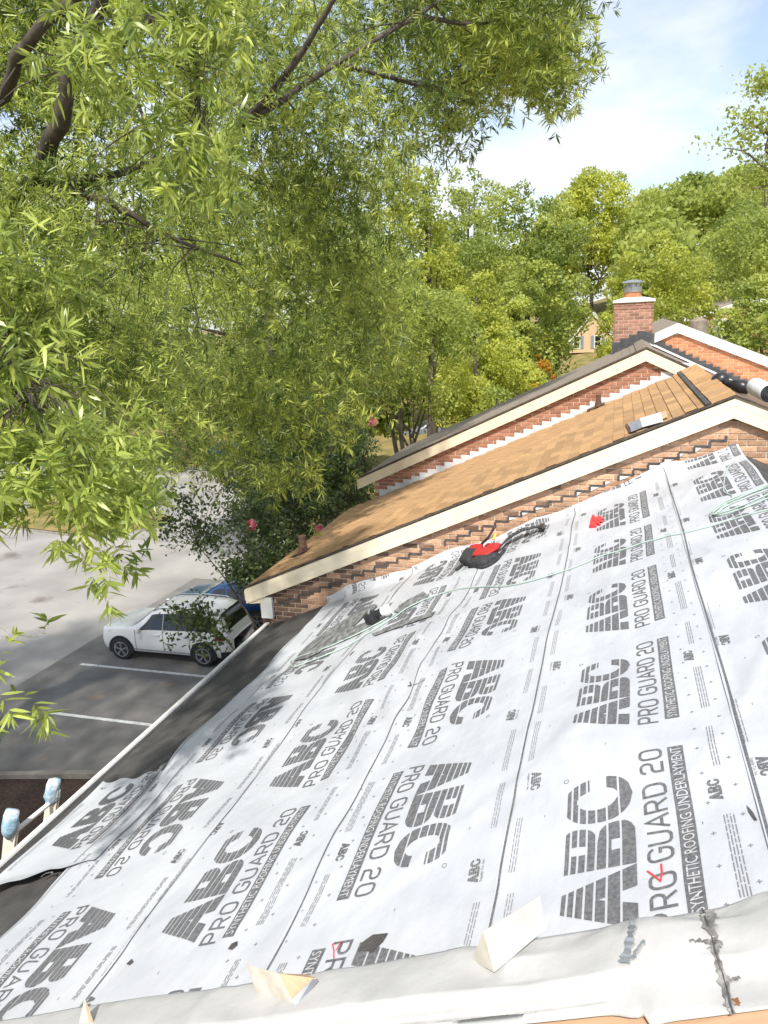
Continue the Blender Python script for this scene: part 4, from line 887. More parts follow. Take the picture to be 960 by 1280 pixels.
            ring_o = [(xw + rr_ * math.cos(k), yo_ + sgn * .018, rw + rr_ * math.sin(k)) for k in a]; ring_i = [(xw + rr_ * .88 * math.cos(k), yo_ + sgn * .016, rw + rr_ * .88 * math.sin(k)) for k in a]
            mb.add(ring_o + ring_i, [(i, (i + 1) % 32, 32 + (i + 1) % 32, 32 + i) for i in range(32)])
            for k in range(5):
                an = k * 2 * math.pi / 5 + .3
                for dv in (-.13, .13): mb.bar((xw + .03 * math.cos(an), yo_ + sgn * .014, rw + .03 * math.sin(an)), (xw + rr_ * .93 * math.cos(an + dv), yo_ + sgn * .014, rw + rr_ * .93 * math.sin(an + dv)), .022, .03, up=(0, 1, 0))
            mb.tube([(xw, yo_ + sgn * .0, rw), (xw, yo_ + sgn * .026, rw)], .045, 14); o = mesh_obj('rim', mb.v, mb.f, M_alloy, None, world=False); o.parent = wheel
    def glass(name, xlo, xhi, flo, fhi):
        V = []; k = 5
        for i in range(k + 1):
            x = xlo + (xhi - xlo) * i / k; w = half(x); g = np.clip((top(x) - min(belt(x), top(x) - .03)) / .45, 0, 1); wt = w * (1 - .24 * g) * (flo + (fhi - flo) * i / k)
            V += [(x, wt * j / 4, top(x) + .02 - .012 * abs(j / 4)) for j in range(-4, 5)]
        mesh_obj(name, V, [(i * 9 + j, (i + 1) * 9 + j, (i + 1) * 9 + j + 1, i * 9 + j + 1) for i in range(k) for j in range(8)], M_glass, t, True, world=False)
    glass('windshield', *sp['ws'], .93, .9); glass('rear_window', *sp['rwn'], .9, .93)
    # bumper cladding and plate
    mb = MB(); xs_ = np.linspace(Ln - .35, Ln + .012, 6)
    for sgn in (-1, 1): mb.add([p for x in xs_ for p in ((x, sgn * (half(min(x, Ln)) + .014), sp['zb'] + .26), (x, sgn * (half(min(x, Ln)) * .97 + .014), sp['zb'] + .06))], [(2 * i, 2 * i + 1, 2 * i + 3, 2 * i + 2) for i in range(5)])
    w = half(Ln) + .014; mb.add([(Ln + .012, -w, sp['zb'] + .26), (Ln + .012, w, sp['zb'] + .26), (Ln + .012, w * .97, sp['zb'] + .06), (Ln + .012, -w * .97, sp['zb'] + .06)], [(0, 1, 2, 3)]); mesh_obj('rear_bumper', mb.v, mb.f, M_blackgl, t, world=False)
    mb = MB(); mb.box((-.012, -w * .7, .34), (.05, w * .7, .56)); mesh_obj('grille', mb.v, mb.f, M_blackgl, t, world=False)
    return t
SUV = dict(len=4.63, w=1.83, zb=.24, rw=.355, tx=[0, .05, .2, .7, 1.25, 1.5, 1.95, 2.5, 3.4, 4.1, 4.3, 4.52, 4.63], tz=[.70, .86, .96, 1.03, 1.09, 1.22, 1.56, 1.65, 1.66, 1.60, 1.50, 1.08, .86],
           bx=[0, .3, 1.3, 2.5, 4, 4.63], bz=[.66, .86, 1.0, 1.05, 1.08, .84], win=[(1.50, 2.38, 1.98, 2.38), (2.40, 3.28, 2.40, 3.28), (3.30, 4.16, 3.30, 3.95)], mir=1.62, rail=(2.0, 4.0), wh=(.88, 3.71), ws=(1.30, 1.95), rwn=(4.22, 4.50), sill=True, gap=(1.42, 2.39, 3.29))
SED = dict(len=4.6, w=1.80, zb=.2, rw=.32, tx=[0, .05, .2, .8, 1.2, 1.5, 2.05, 2.5, 3.1, 3.6, 4.0, 4.4, 4.6], tz=[.58, .70, .78, .88, .93, 1.06, 1.38, 1.44, 1.42, 1.26, 1.06, 1.02, .82],
           bx=[0, .3, 1.3, 2.5, 4, 4.6], bz=[.55, .72, .86, .92, .94, .78], win=[(1.55, 2.4, 2.0, 2.4), (2.47, 3.35, 2.47, 3.1)], mir=1.6, wh=(.9, 3.6), ws=(1.3, 2.0), rwn=(3.2, 3.9), gap=(1.4, 2.43, 3.35))
car('parked_car', 'white SUV with roof rails parked beside the painted bay line', (-15.30, 19.20, 0), R(0.5), M_carw, SUV)
car('parked_car', 'dark blue sedan parked beyond the white SUV', (-14.75, 22.1, 0), R(-1), M_carb, SED)
car('parked_car', 'dark car on the far street half hidden by foliage', (-30.5, 50.5, .0), R(8), M_carb, SED, 'cars on the far street')
g_ = atZ(500, 552, 0); car('parked_car', 'grey car on the far street glimpsed past the multi-stem trunk', (g_[0], g_[1] + 1, 0), R(25), M_carg, SED, 'cars on the far street')

# ================================================================== FAR HOUSES
def far_house(name, label, c, w, d, hw, hr, wallm, yaw, wins, z=0.0):
    t = thing(name, (c[0], c[1], z), label, 'house'); t.rotation_euler = (0, 0, yaw); y = -d / 2
    mb = MB(); mb.prism([(-w / 2, y, 0), (w / 2, y, 0), (w / 2, y, hw), (0, y, hr), (-w / 2, y, hw)], (0, d, 0)); wl = mesh_obj('wall', mb.v, mb.f, wallm, t, world=False)
    k = (hr - hw) / (w / 2); mb = MB(); o = .35
    mb.prism([(-w / 2 - o, y - .25, hw - o * k + .05), (0, y - .25, hr + .05), (w / 2 + o, y - .25, hw - o * k + .05), (w / 2 + o, y - .25, hw - o * k + .28), (0, y - .25, hr + .3), (-w / 2 - o, y - .25, hw - o * k + .28)], (0, d + .5, 0)); mesh_obj('roof', mb.v, mb.f, M_shg if wallm is not M_peach else M_galvroof, t, world=False)
    for sgn in (-1, 1):
        mb = MB(); mb.prism([(sgn * (w / 2 + o), y - .29, hw - o * k + .02), (0, y - .29, hr + .02), (0, y - .29, hr + .3), (sgn * (w / 2 + o), y - .29, hw - o * k + .3)], (0, .05, 0)); mesh_obj('rake_board', mb.v, mb.f, M_wtrim, t, world=False)
    for (x, zc, ww, hh) in wins:
        mb = MB(); mb.box((x - ww / 2 - .08, y - .06, zc - hh / 2 - .08), (x + ww / 2 + .08, y + .02, zc + hh / 2 + .08)); wnd = mesh_obj('window', mb.v, mb.f, M_wtrim, t, world=False)
        for zz in (-.26, .26):
            mb = MB(); mb.box((x - ww / 2 + .03, y - .075, zc + (zz - .22) * hh), (x + ww / 2 - .03, y - .05, zc + (zz + .22) * hh)); o_ = mesh_obj('pane', mb.v, mb.f, M_glass, None, world=False); o_.parent = wnd
        for sg in (-1, 1):
            mb = MB(); x_ = x + sg * (ww / 2 + .30); mb.box((x_ - .2, y - .07, zc - hh / 2 - .05), (x_ + .2, y + .02, zc + hh / 2 + .05)); mesh_obj('shutter', mb.v, mb.f, M_shut, t, world=False)
    return t
M_galvroof = mat('pale_grey_roof', (0.45, 0.44, 0.43), 0.8, (0.36, 0.35, 0.34), 3, 5)
M_brF = mat('far_brick', (0.50, 0.30, 0.20), 0.9, (0.42, 0.24, 0.16), 8, 5)
Yh = 105.
A_ = atY(712, 428, Yh); B_ = atY(741, 393, Yh); wv = 2 * (B_[0] - A_[0]); gz = float(hill(np.array(B_[0]), np.array(Yh)))
wz = atY(721, 428, Yh)[2] - gz; wx_ = atY(721, 428, Yh)[0] - B_[0]
far_house('house', 'peach gabled house with shuttered windows between the trees', (B_[0], Yh + 4.5), wv, 9, A_[2] - gz, B_[2] - gz, M_peach, 0, [(wx_, wz, .75, 1.5), (-wx_ * .35, wz, .75, 1.5), (wx_, wz - 3, .75, 1.5)], gz)
p_ = atY(905, 412, 62); gz = float(hill(np.array(p_[0]), np.array(62.)))
far_house('house', 'brick house with white window mostly hidden by trees at right', (p_[0] + 1, 66), 9, 8, p_[2] - gz + .7, p_[2] - gz + 1.9, M_brF, R(12), [(-1.6, p_[2] - gz, .9, 1.4)], gz)
p_ = atY(652, 440, 58); t = thing('chimney_stack', (p_[0], 58, 0), 'small brick chimney with white cap poking out of the foliage', 'chimney')
mb = MB(); mb.box((p_[0] - .4, 57.6, 0), (p_[0] + .4, 58.4, p_[2] + .6)); mb.build('stack', M_brF, t); mb = MB(); mb.box((p_[0] - .5, 57.5, p_[2] + .6), (p_[0] + .5, 58.5, p_[2] + .8)); mb.build('cap', M_wtrim, t)

# ================================================================== FOLIAGE
def leaves(name, P, D, Nn, Ln, Wd, tint, m, parent=None, fine=False):
    """a mesh of single leaves: base point P, direction D, face normal Nn"""
    n = len(P); D = D / np.linalg.norm(D, axis=1)[:, None]; S = np.cross(D, Nn); S /= np.linalg.norm(S, axis=1)[:, None] + 1e-9; U = np.cross(S, D)
    Ln = np.asarray(Ln)[:, None] * np.ones((n, 1)); Wd = np.asarray(Wd)[:, None] * np.ones((n, 1))
    if parent is not None: P = P - origin(parent)
    if fine:
        st = [P, P + D * Ln * .28 + S * Wd * .5 + U * Wd * .18, P + D * Ln * .28 - S * Wd * .5 + U * Wd * .18, P + D * Ln * .66 + S * Wd * .42 - U * Ln * .04, P + D * Ln * .66 - S * Wd * .42 - U * Ln * .04, P + D * Ln - U * Ln * .12]
        V = np.stack(st, 1).reshape(-1, 3); k = 6; fa = np.array([[0, 1, 2], [1, 3, 4], [1, 4, 2], [3, 5, 4]])
    else:
        st = [P, P + D * Ln * .45 + S * Wd * .5 + U * Wd * .15, P + D * Ln, P + D * Ln * .45 - S * Wd * .5 + U * Wd * .15]
        V = np.stack(st, 1).reshape(-1, 3); k = 4; fa = np.array([[0, 1, 2], [0, 2, 3]])
    F = (np.arange(n)[:, None, None] * k + fa[None]).reshape(-1, 3)
    me = bpy.data.meshes.new(name); me.vertices.add(len(V)); me.vertices.foreach_set('co', V.astype(np.float32).ravel())
    me.loops.add(F.size); me.loops.foreach_set('vertex_index', F.astype(np.int32).ravel()); me.polygons.add(len(F))
    me.polygons.foreach_set('loop_start', (np.arange(len(F)) * 3).astype(np.int32)); me.polygons.foreach_set('loop_total', np.full(len(F), 3, np.int32))
    a = me.attributes.new('tint', 'FLOAT', 'POINT'); a.data.foreach_set('value', np.repeat(np.clip(tint, 0, 1), k).astype(np.float32))
    me.materials.append(m); me.update(calc_edges=True)
    return link(bpy.data.objects.new(name, me), parent)
def inpoly(poly, x, y):
    poly = np.array(poly, float); c = np.zeros(len(x), bool); j = len(poly) - 1
    for i in range(len(poly)):
        xi, yi = poly[i]; xj, yj = poly[j]
        k = ((yi > y) != (yj > y)) & (x < (xj - xi) * (y - yi) / (yj - yi + 1e-12) + xi); c ^= k; j = i
    return c
def cone_points(poly, n, d0, d1, thr=None, f=1.0, seed=0, push=0.0, soft_=4.0):
    r_ = np.random.default_rng(seed); poly = np.array(poly, float); lo, hi = poly.min(0), poly.max(0); out = []
    tot = 0
    while tot < n:
        u = r_.uniform(lo[0], hi[0], 20000); v = r_.uniform(lo[1], hi[1], 20000); k = inpoly(poly, u, v); u, v = u[k], v[k]
        u = u + r_.normal(0, soft_, len(u)); v = v + r_.normal(0, soft_, len(u))
        d = r_.uniform(d0, d1, len(u)) + push * np.clip((u - 230) / 170, 0, 1) * 1.0 + (4.5 * np.clip((230 - v) / 230, 0, 1) if push else 0.0); c = np.stack([u - 480, 640 - v, np.full(len(u), -948.)], 1) @ CAX.T; c = c / np.linalg.norm(c, axis=1)[:, None] * d[:, None] + C0
        if thr is not None: c = c[lump(c, f) + .35 * lump(c + 7, f * 2.7) > thr]
        out.append(c); tot += len(c)
    return np.concatenate(out)[:n]
def rnd_dir(n, r_, bias=(0, 0, 0), k=1.0):
    d = r_.normal(0, 1, (n, 3)); d /= np.linalg.norm(d, axis=1)[:, None]; d = d + np.array(bias) * k; return d / np.linalg.norm(d, axis=1)[:, None]
def sprays(P, per, tl, ll, lw, seed, droop=-.35, whorl=.55):
    """twigs at P each carrying narrow leaves, star-like toward the tip"""
    r_ = np.random.default_rng(seed); n = len(P); T = rnd_dir(n, r_, (0, 0, droop)); Lt = r_.uniform(.6, 1.3, n) * tl
    f = np.clip(np.where(r_.random((n, per)) < .55, r_.beta(9, 1.0, (n, per)), r_.beta(1.6, 1.2, (n, per))), 0, 1); base = P[:, None] + T[:, None] * (f * Lt[:, None])[..., None]
    base[..., 2] -= (f * Lt[:, None]) ** 2 * .55
    rad = r_.normal(0, 1, (n, per, 3)); rad -= (rad * T[:, None]).sum(-1, keepdims=True) * T[:, None]; rad /= np.linalg.norm(rad, axis=-1, keepdims=True)
    D = rad * (1 - whorl * .2) + T[:, None] * (.12 + .42 * f[..., None]) + np.array([0, 0, -.12]); D = D.reshape(-1, 3); B = base.reshape(-1, 3); m = len(B)
    Nn = rnd_dir(m, r_, (0, 0, 1.0)); tw = np.repeat(r_.normal(0, .16, n), per)
    tint = .38 + tw * 1.6 + r_.normal(0, .22, m)
    return B, D, Nn, r_.uniform(.7, 1.2, m) * ll, r_.uniform(.8, 1.2, m) * lw, tint
def limb(name, pts, r0, r1, m, parent, n=16, seg=8):
    sp = spline(pts, n); rad = np.linspace(r0, r1, n); jig = np.random.default_rng(int(abs(sp[0][0] * 100))).normal(0, 1, (n, 3)) * r1 * .5; mb = MB(); mb.tube(sp + jig, rad, seg); return mb.build(name, m, parent, True), sp

# ---- the big willow oak at left
oak = thing('oak_tree', (-15.0, 11.5, 0), 'large willow oak with narrow leaves arching over the eave and parking lot', 'tree')
MAIN = [(-260, -110), (735, -110), (728, 0), (716, 60), (700, 95), (680, 125), (650, 90), (610, 110), (585, 150), (555, 165), (530, 220), (505, 250), (490, 300), (478, 360), (474, 430), (455, 500), (432, 550), (405, 590), (330, 600), (250, 585), (205, 560), (185, 525), (100, 540), (-260, 560)]
tw = np.concatenate([cone_points(MAIN, 10500, 7.8, 12.5, 0.02, 1.3, 3, push=3.0, soft_=16.0), cone_points([(300, -80), (560, -80), (545, 120), (490, 250), (330, 270), (250, 180)], 1000, 9.5, 13.5, -.3, 1.2, 33)])
edge = cone_points([(470, -100), (735, -100), (728, 0), (718, 60), (692, 132), (650, 100), (600, 130), (560, 160), (500, 120)], 1000, 12.5, 16.0, .0, 1.2, 31, soft_=18.0)
tw = np.concatenate([tw, edge])
# sky gaps through the upper crown
def gap(P, u, v, rad):
    q = (P - C0) @ CAX; x = 480 + 948 * q[:, 0] / -q[:, 2]; y = 640 - 948 * q[:, 1] / -q[:, 2]; return (x - u) ** 2 + (y - v) ** 2 > rad ** 2
B, D, Nn, l_, w_, ti = sprays(tw, 17, .34, .132, .0195, 5)
ds = np.clip(np.linalg.norm(B - C0, axis=1) / 10.0, .9, 1.4); l_ = l_ * ds; w_ = w_ * ds
ti = ti + .14 * lump(B, 1.6)
leaves('crown', B, D, Nn, l_, w_, ti, M_oak, oak)
ro_ = np.random.default_rng(55); g = rnd_dir(9500, ro_) * ro_.uniform(.3, 1, (9500, 1)) ** .45; PT = np.array([-13.4, 5.4, 12.2]) + g * [6.0, 6.4, 4.0]; PT = PT[lump(PT, .8) > -.5]  # extra crown mass mostly left of view, added to shade the parking lot
B, D, Nn, l_, w_, ti = sprays(PT, 12, .55, .17, .036, 16); leaves('crown', B, D, Nn, l_, w_, ti, M_oak, oak)
NEAR1 = [(-120, 285), (50, 292), (112, 330), (98, 400), (60, 430), (100, 470), (165, 500), (200, 540), (205, 575), (190, 625), (140, 640), (160, 690), (128, 745), (85, 735), (60, 800), (40, 790), (25, 735), (-120, 750)]
NEAR2 = [(60, 45), (130, 10), (170, -60), (300, -60), (312, 120), (300, 235), (250, 265), (205, 215), (190, 130), (120, 115)]
NEAR3 = [(-80, 838), (10, 846), (38, 858), (30, 872), (-80, 880)]
NEAR4 = [(-60, 430), (40, 420), (60, 445), (-60, 470)]
b4 = []
for (pl, n_, d0, d1, th, sd4) in ((NEAR1, 600, 4.6, 6.6, -.35, 1), (NEAR2, 270, 5.6, 7.4, -.5, 2), (NEAR3, 16, 4.4, 5.0, None, 3), (NEAR4, 30, 4.5, 5.2, None, 4)):
    b4.append(cone_points(pl, n_, d0, d1, th, 1.4, 40 + sd4))
nearP = np.concatenate(b4)
B, D, Nn, l_, w_, ti = sprays(nearP, 18, .24, .128, .0205, 9, droop=-.2)
leaves('leaf_spray', B, D, Nn, l_, w_, ti + .12, M_oakn, oak, fine=True)
limbs = []
def oakl(pix, r0, r1, n=18, name='limb'):
    o, sp = limb(name, [atD(*q) for q in pix], r0, r1, M_bark, oak, n); limbs.append(sp)
limb('trunk', [(-15, 11.5, -.3), (-14.8, 11.4, 3), (-14.2, 11.1, 6.5), (-13.2, 10.6, 9.3), atD(-150, 330, 13.5)], .48, .30, M_bark, oak, 20, 12)
oakl([(-150, 330, 13.5), (-40, 290, 11.5), (25, 245, 10.0), (62, 195, 9.3), (85, 110, 8.9), (120, 10, 8.6), (150, -90, 8.6)], .13, .055)
oakl([(-150, 330, 13.5), (-60, 180, 11), (5, 120, 9.6), (32, 55, 9.0), (85, 5, 8.7), (130, -60, 8.6)], .085, .04)
oakl([(40, 235, 9.8), (100, 228, 9.4), (150, 215, 9.2), (205, 200, 9.2), (260, 190, 9.4)], .06, .022)
oakl([(70, 232, 9.5), (130, 250, 9.2), (175, 275, 9.0), (220, 300, 9.0), (300, 330, 9.4)], .05, .014)
oakl([(150, 215, 11), (240, 195, 10.6), (300, 155, 10.2), (345, 130, 10), (420, 80, 10.6), (520, 20, 11.5), (600, -30, 13)], .06, .02)
oakl([(300, 155, 10.2), (345, 110, 9.8), (400, 30, 9.5), (450, -60, 9.3)], .05, .02)
oakl([(260, 190, 10), (330, 230, 11.5), (380, 232, 12.5), (445, 214, 14)], .035, .012)
oakl([(420, 80, 10.6), (500, 100, 12), (560, 110, 13), (620, 85, 13.8), (690, 60, 14.4)], .032, .008)
oakl([(520, 20, 11.5), (600, 30, 13), (660, 10, 14), (710, 20, 14.6)], .03, .008)
oakl([(170, 120, 9), (185, 170, 8.6), (192, 215, 8.4)], .02, .008)
oakl([(85, 110, 11.4), (150, 60, 9.5), (200, 20, 8), (240, 60, 7), (250, 160, 6.6)], .05, .012)
oakl([(-150, 330, 13.5), (-90, 360, 10), (-20, 390, 7.5), (15, 440, 6.4), (30, 500, 6.0)], .04, .006)
allb = np.concatenate(limbs)
br = MB(); r2_ = np.random.default_rng(77)
for q in np.concatenate([tw[r2_.choice(len(tw), 520, False)], nearP[r2_.choice(len(nearP), 200, False)]]):
    dd_ = np.linalg.norm(allb - q, axis=1); k_ = np.where(dd_ < 1.5)[0]
    if len(k_) == 0: continue
    a = allb[r2_.choice(k_)] + r2_.normal(0, .03, 3); mid = (a + q) / 2 + [0, 0, .10 * np.linalg.norm(a - q)] + r2_.normal(0, .08, 3); br.tube(spline([a, mid, q], 7), np.linspace(.011, .003, 7) * (1.0 if np.linalg.norm(q - C0) > 7.5 else .5), 4, cap=False)
br.build('twigs', M_bark, oak, True)['kind'] = 'stuff'

# ---- a second willow oak beyond the cars
oak2 = thing('oak_tree', (-12.2, 27.5, 0), 'second willow oak standing beyond the parked cars', 'tree')
r3_ = np.random.default_rng(123); g = rnd_dir(16000, r3_) * r3_.uniform(.25, 1, (16000, 1)) ** .45
P2 = np.array([-12.6, 27.0, 10.6]) + g * [6.3, 6.3, 4.9]; P2 = P2[lump(P2, .75) + .3 * lump(P2, 2.2) > -.22]; P2[:, 2] -= .02 * ((P2[:, 0] + 12.6) ** 2 + (P2[:, 1] - 27) ** 2)
B, D, Nn, l_, w_, ti = sprays(P2, 12, .5, .2, .034, 15)
leaves('crown', B, D, Nn, l_, w_, ti + .2 * lump(B, .6), M_oak, oak2)
limb('trunk', [(-12.2, 27.5, -.3), (-12.2, 27.5, 3), (-12.5, 27.2, 6), (-12.6, 27, 10), (-12.4, 27, 14)], .34, .06, M_bark, oak2, 20, 10)
for k in range(9):
    a_ = k * 2.4; z_ = 5.5 + k * .75; limb('limb', [(-12.4, 27.2, z_), (-12.4 + 2.2 * math.cos(a_), 27.2 + 2.2 * math.sin(a_), z_ + 1.1), (-12.4 + 4.6 * math.cos(a_ + .2), 27.2 + 4.6 * math.sin(a_ + .2), z_ + 1.7)], .11, .02, M_bark, oak2, 12, 6)

# ---- generic trees with clumped crowns
def tree(name, label, base, top_z, rad, m, n, leaf, seed, trunk=.25, group=None, low=.25, lobes=26, barkm=None, squash=1.0, cat='tree', extra=None, stems=1):
    r_ = np.random.default_rng(seed); b = np.array(base, float); H = top_z - b[2]; t = thing(name, b, label, cat, group)
    lobes = int(lobes * 2.2); cz = b[2] + H * (low + (1 - low) / 2); hz = H * (1 - low) / 2
    g = r_.normal(0, 1, (lobes, 3)); g /= np.linalg.norm(g, axis=1)[:, None]; g *= r_.uniform(.25, 1.12, (lobes, 1)) ** .65
    taper = 1 - .35 * np.clip(g[:, 2], 0, 1)
    Lc = np.stack([b[0] + g[:, 0] * rad * taper * .82, b[1] + g[:, 1] * rad * taper * .82, cz + g[:, 2] * hz * .86], 1); Lr = r_.uniform(.12, .30, lobes) * rad
    idx = r_.choice(lobes, n, p=Lr ** 2 / (Lr ** 2).sum()); d = rnd_dir(n, r_, (0, 0, .25)); sh = r_.uniform(.45, 1.06, n) ** .5
    P = Lc[idx] + d * (Lr[idx] * sh)[:, None] * [1, 1, .8 * squash]; k = lump(P, 2.2 / max(.6, rad * .25)) + r_.normal(0, .3, n) > -.55; P, d = P[k], d[k]; idx = idx[k]; m_ = len(P)
    D = rnd_dir(m_, r_, (0, 0, -.2)); Nn = d + r_.normal(0, .55, (m_, 3)) + [0, 0, .4]; lt = r_.normal(0, .26, lobes)[idx]
    leaves('crown', P, D, Nn, r_.uniform(.5, 1.15, m_) * leaf * .85, r_.uniform(.6, 1.1, m_) * leaf * .52, .45 + lt + r_.normal(0, .18, m_), m, t)
    for s_ in range(stems):
        off = np.array([math.cos(s_ * 2.4), math.sin(s_ * 2.4), 0]) * (trunk * 2.2 if stems > 1 else 0)
        limb('trunk', [b + off * .6 - [0, 0, .3], b + off * 1.3 + [0, 0, H * .2], b + off * 2.4 + [.1 * rad * math.sin(seed + s_), .1 * rad * math.cos(seed + s_), H * .45], b + off * 3 + [0, 0, H * .8]], trunk, trunk * .25, barkm or M_bark, t, 14, 8)
    for i in r_.choice(lobes, min(9, lobes), False):
        a = b + [0, 0, H * r_.uniform(.25, .55)]; limb('branch', [a, (a + Lc[i]) / 2 + [0, 0, -.05 * H], Lc[i]], trunk * .4, trunk * .06, barkm or M_bark, t, 8, 5)
    if extra: extra(t, Lc, Lr, r_)
    return t
def ground_at(x, y): return float(hill(np.array(float(x)), np.array(float(y))))
def tree_px(u, vtop, wpx, Y, m, n, leaf, seed, label, **kw):
    p = atY(u, vtop, Y); dpt = -((p - C0) @ CAX)[2]; z0 = ground_at(p[0], Y); return tree(kw.pop('name', 'tree'), label, (p[0], Y, z0), p[2], wpx / 948 * dpt / 2, m, n, leaf, seed, **kw)
BGG = 'trees behind the townhouses'
tree_px(742, 196, 150, 122, M_yg, 26000, .62, 11, 'tall yellow-green tree behind the peach house', group=BGG, low=.12, lobes=34, trunk=.35)
tree_px(834, 282, 160, 55, M_yg, 26000, .30, 12, 'rounded yellow-green tree behind the chimney', group=BGG, low=.05, lobes=30)
tree_px(945, 236, 190, 66, M_mg, 22000, .38, 13, 'broad green tree on the hillside right of the chimney', group=BGG, low=.05, lobes=30)
for i, (u, vt, w, Y, m_) in enumerate([(605, 215, 150, 78, M_mg), (690, 280, 110, 122, M_mg), (795, 300, 90, 86, M_yg), (880, 320, 120, 72, M_yg), (905, 262, 140, 92, M_mg), (560, 250, 130, 70, M_yg), (960, 180, 120, 98, M_mg), (530, 150, 160, 60, M_yg), (470, 150, 170, 66, M_mg), (585, 178, 130, 72, M_mg)]):
    tree_px(u, vt, w, Y, m_, 15000, .42 * (1 if Y < 100 else 1.5), 210 + i, ['leafy green tree rising behind the oak fringe', 'green tree left of the tall yellow-green tree', 'yellow-green tree filling the valley behind the chimney', 'yellow-green tree above the orange gable', 'green hillside tree below the skyline', 'yellowish tree beside the oak fringe', 'hillside tree below the locust', 'bright yellow-green tree touching the oak fringe', 'tall green tree rising behind the oak crown', 'loose green treetop right of the oak fringe'][i], group='trees behind the townhouses', low=.0, lobes=26, trunk=.3)
tree_px(955, 330, 160, 44, M_mg, 20000, .30, 14, 'lower bushy green tree in front of the brick house', group=BGG, low=.1, lobes=24)
tree_px(655, 185, 190, 52, M_mg, 26000, .34, 15, 'high loose green tree next to the oak crown', group=BGG, low=.1, lobes=34)
tree_px(595, 300, 170, 38, M_yg, 26000, .24, 16, 'yellowish tree with sparse autumn tints behind the ridge', group=BGG, low=.1, lobes=30)
tree_px(642, 330, 100, 44, M_mg, 20000, .28, 17, 'light green leafy tree left of the peach house', group=BGG, low=.0, lobes=26)
tree_px(676, 355, 56, 70, M_dg, 9000, .34, 18, 'dark green tree shading the peach house', group=BGG, low=.0, lobes=22)
tree_px(784, 390, 62, 45, M_yg, 6000, .28, 19, 'pale bush covering the corner of the peach house', group=BGG, low=.0, lobes=16)
tree_px(675, 432, 56, 44, M_or, 3000, .22, 20, 'orange flowering shrub above the tan roof', name='shrub', group=BGG, low=.3, lobes=12, cat='shrub')
tree_px(620, 455, 150, 34, M_mg, 11000, .20, 21, 'feathery green shrub behind the far rake', name='shrub', group=BGG, low=.0, lobes=24, cat='shrub')
tree_px(742, 438, 74, 62, M_mg, 8000, .26, 28, 'pale green shrub below the peach house', name='shrub', group=BGG, low=.0, lobes=18, cat='shrub')
tree_px(700, 452, 120, 36, M_mg, 9000, .2, 27, 'bushy shrub growing behind the roof edge', name='shrub', group=BGG, low=.0, lobes=20, cat='shrub')
tree_px(505, 320, 230, 31, M_mg, 26000, .19, 22, 'multi-stem tree with dark trunk behind the third roof', group=BGG, low=.42, lobes=30, trunk=.17, stems=3, barkm=M_bark2)
tree_px(880, 400, 120, 42, M_dg, 7000, .26, 23, 'dark shrub mass behind the orange gable', name='shrub', group=BGG, low=0, lobes=18, cat='shrub')
for i, (u, vt, w, Y, m_) in enumerate([(40, 120, 330, 60, M_yg), (210, 180, 280, 66, M_mg), (350, 170, 260, 58, M_yg), (470, 230, 220, 64, M_mg), (120, 330, 300, 48, M_mg), (320, 380, 240, 50, M_dg), (440, 420, 170, 44, M_mg), (20, 430, 200, 40, M_dg), (-120, 150, 300, 58, M_mg)]):
    tree_px(u, vt, w, Y, m_, 14000, .5, 50 + i, ['tall tree across the street seen through the oak', 'leafy tree across the street filling gaps in the oak', 'yellow-green tree beyond the far kerb', 'green tree beyond the far kerb behind the oak fringe', 'mid-height tree on the far lawn under the oak branches', 'dark tree on the far lawn behind the myrtles', 'green tree on the far lawn near the grey car', 'dark tree near the lawn island', 'broad tree at the far end of the street'][i], group=BGG, low=.12, lobes=24, trunk=.3)
# hillside wood: one mass
P = []
r_ = np.random.default_rng(90)
for i in range(95):
    x = r_.uniform(-30, 95); y = r_.uniform(84, 152)
    if -17 < x < 4 and y < 122: continue
    z = ground_at(x, y); h_ = r_.uniform(11, 16); R_ = r_.uniform(4.5, 7); nn = 2300
    d = rnd_dir(nn, r_, (0, 0, .5)); sh = r_.uniform(.55, 1.05, nn) ** .5; q = np.array([x, y, z + h_ * .62]) + d * sh[:, None] * [R_, R_, h_ * .42]; P.append(q[lump(q, .55) + r_.normal(0, .3, nn) > -.6])
P = np.concatenate(P); m_ = len(P); o = leaves('hillside_wood', P, rnd_dir(m_, r_), rnd_dir(m_, r_, (0, -.3, .8)), r_.uniform(.5, 1.0, m_), r_.uniform(.35, .65, m_), .45 + .25 * lump(P, .25) + r_.normal(0, .15, m_), M_mg)
o['kind'] = 'stuff'; o['label'] = 'wooded hillside of green treetops below the sky'; o['category'] = 'wood'
# ---- locust at the right edge
lc = thing('locust_tree', (22, 34, ground_at(22, 34)), 'sparse tree with tufted branches reaching in at the right edge', 'tree')
limb('trunk', [(22, 34, 0), (21.6, 34, 8), atY(1010, 230, 34), atY(985, 120, 34), atY(1000, 20, 34)], .28, .1, M_bark2, lc, 18)
tuf = []
for pix in ([(1005, 240), (975, 225), (950, 205), (930, 190), (905, 185)], [(995, 170), (965, 172), (950, 160), (925, 155)], [(990, 110), (968, 112), (955, 105)], [(1010, 230), (985, 215), (955, 232), (940, 235)]):
    o, sp = limb('branch', [atY(u, v, 34 + .01 * u - 9.6) for u, v in pix], .07, .02, M_bark2, lc, 10, 6); tuf.append(sp[4:])
tuf = np.concatenate(tuf); idx = r_.choice(len(tuf), 2600); P = tuf[idx] + r_.normal(0, 1, (2600, 3)) * [.45, .5, .22] + [0, 0, .18]
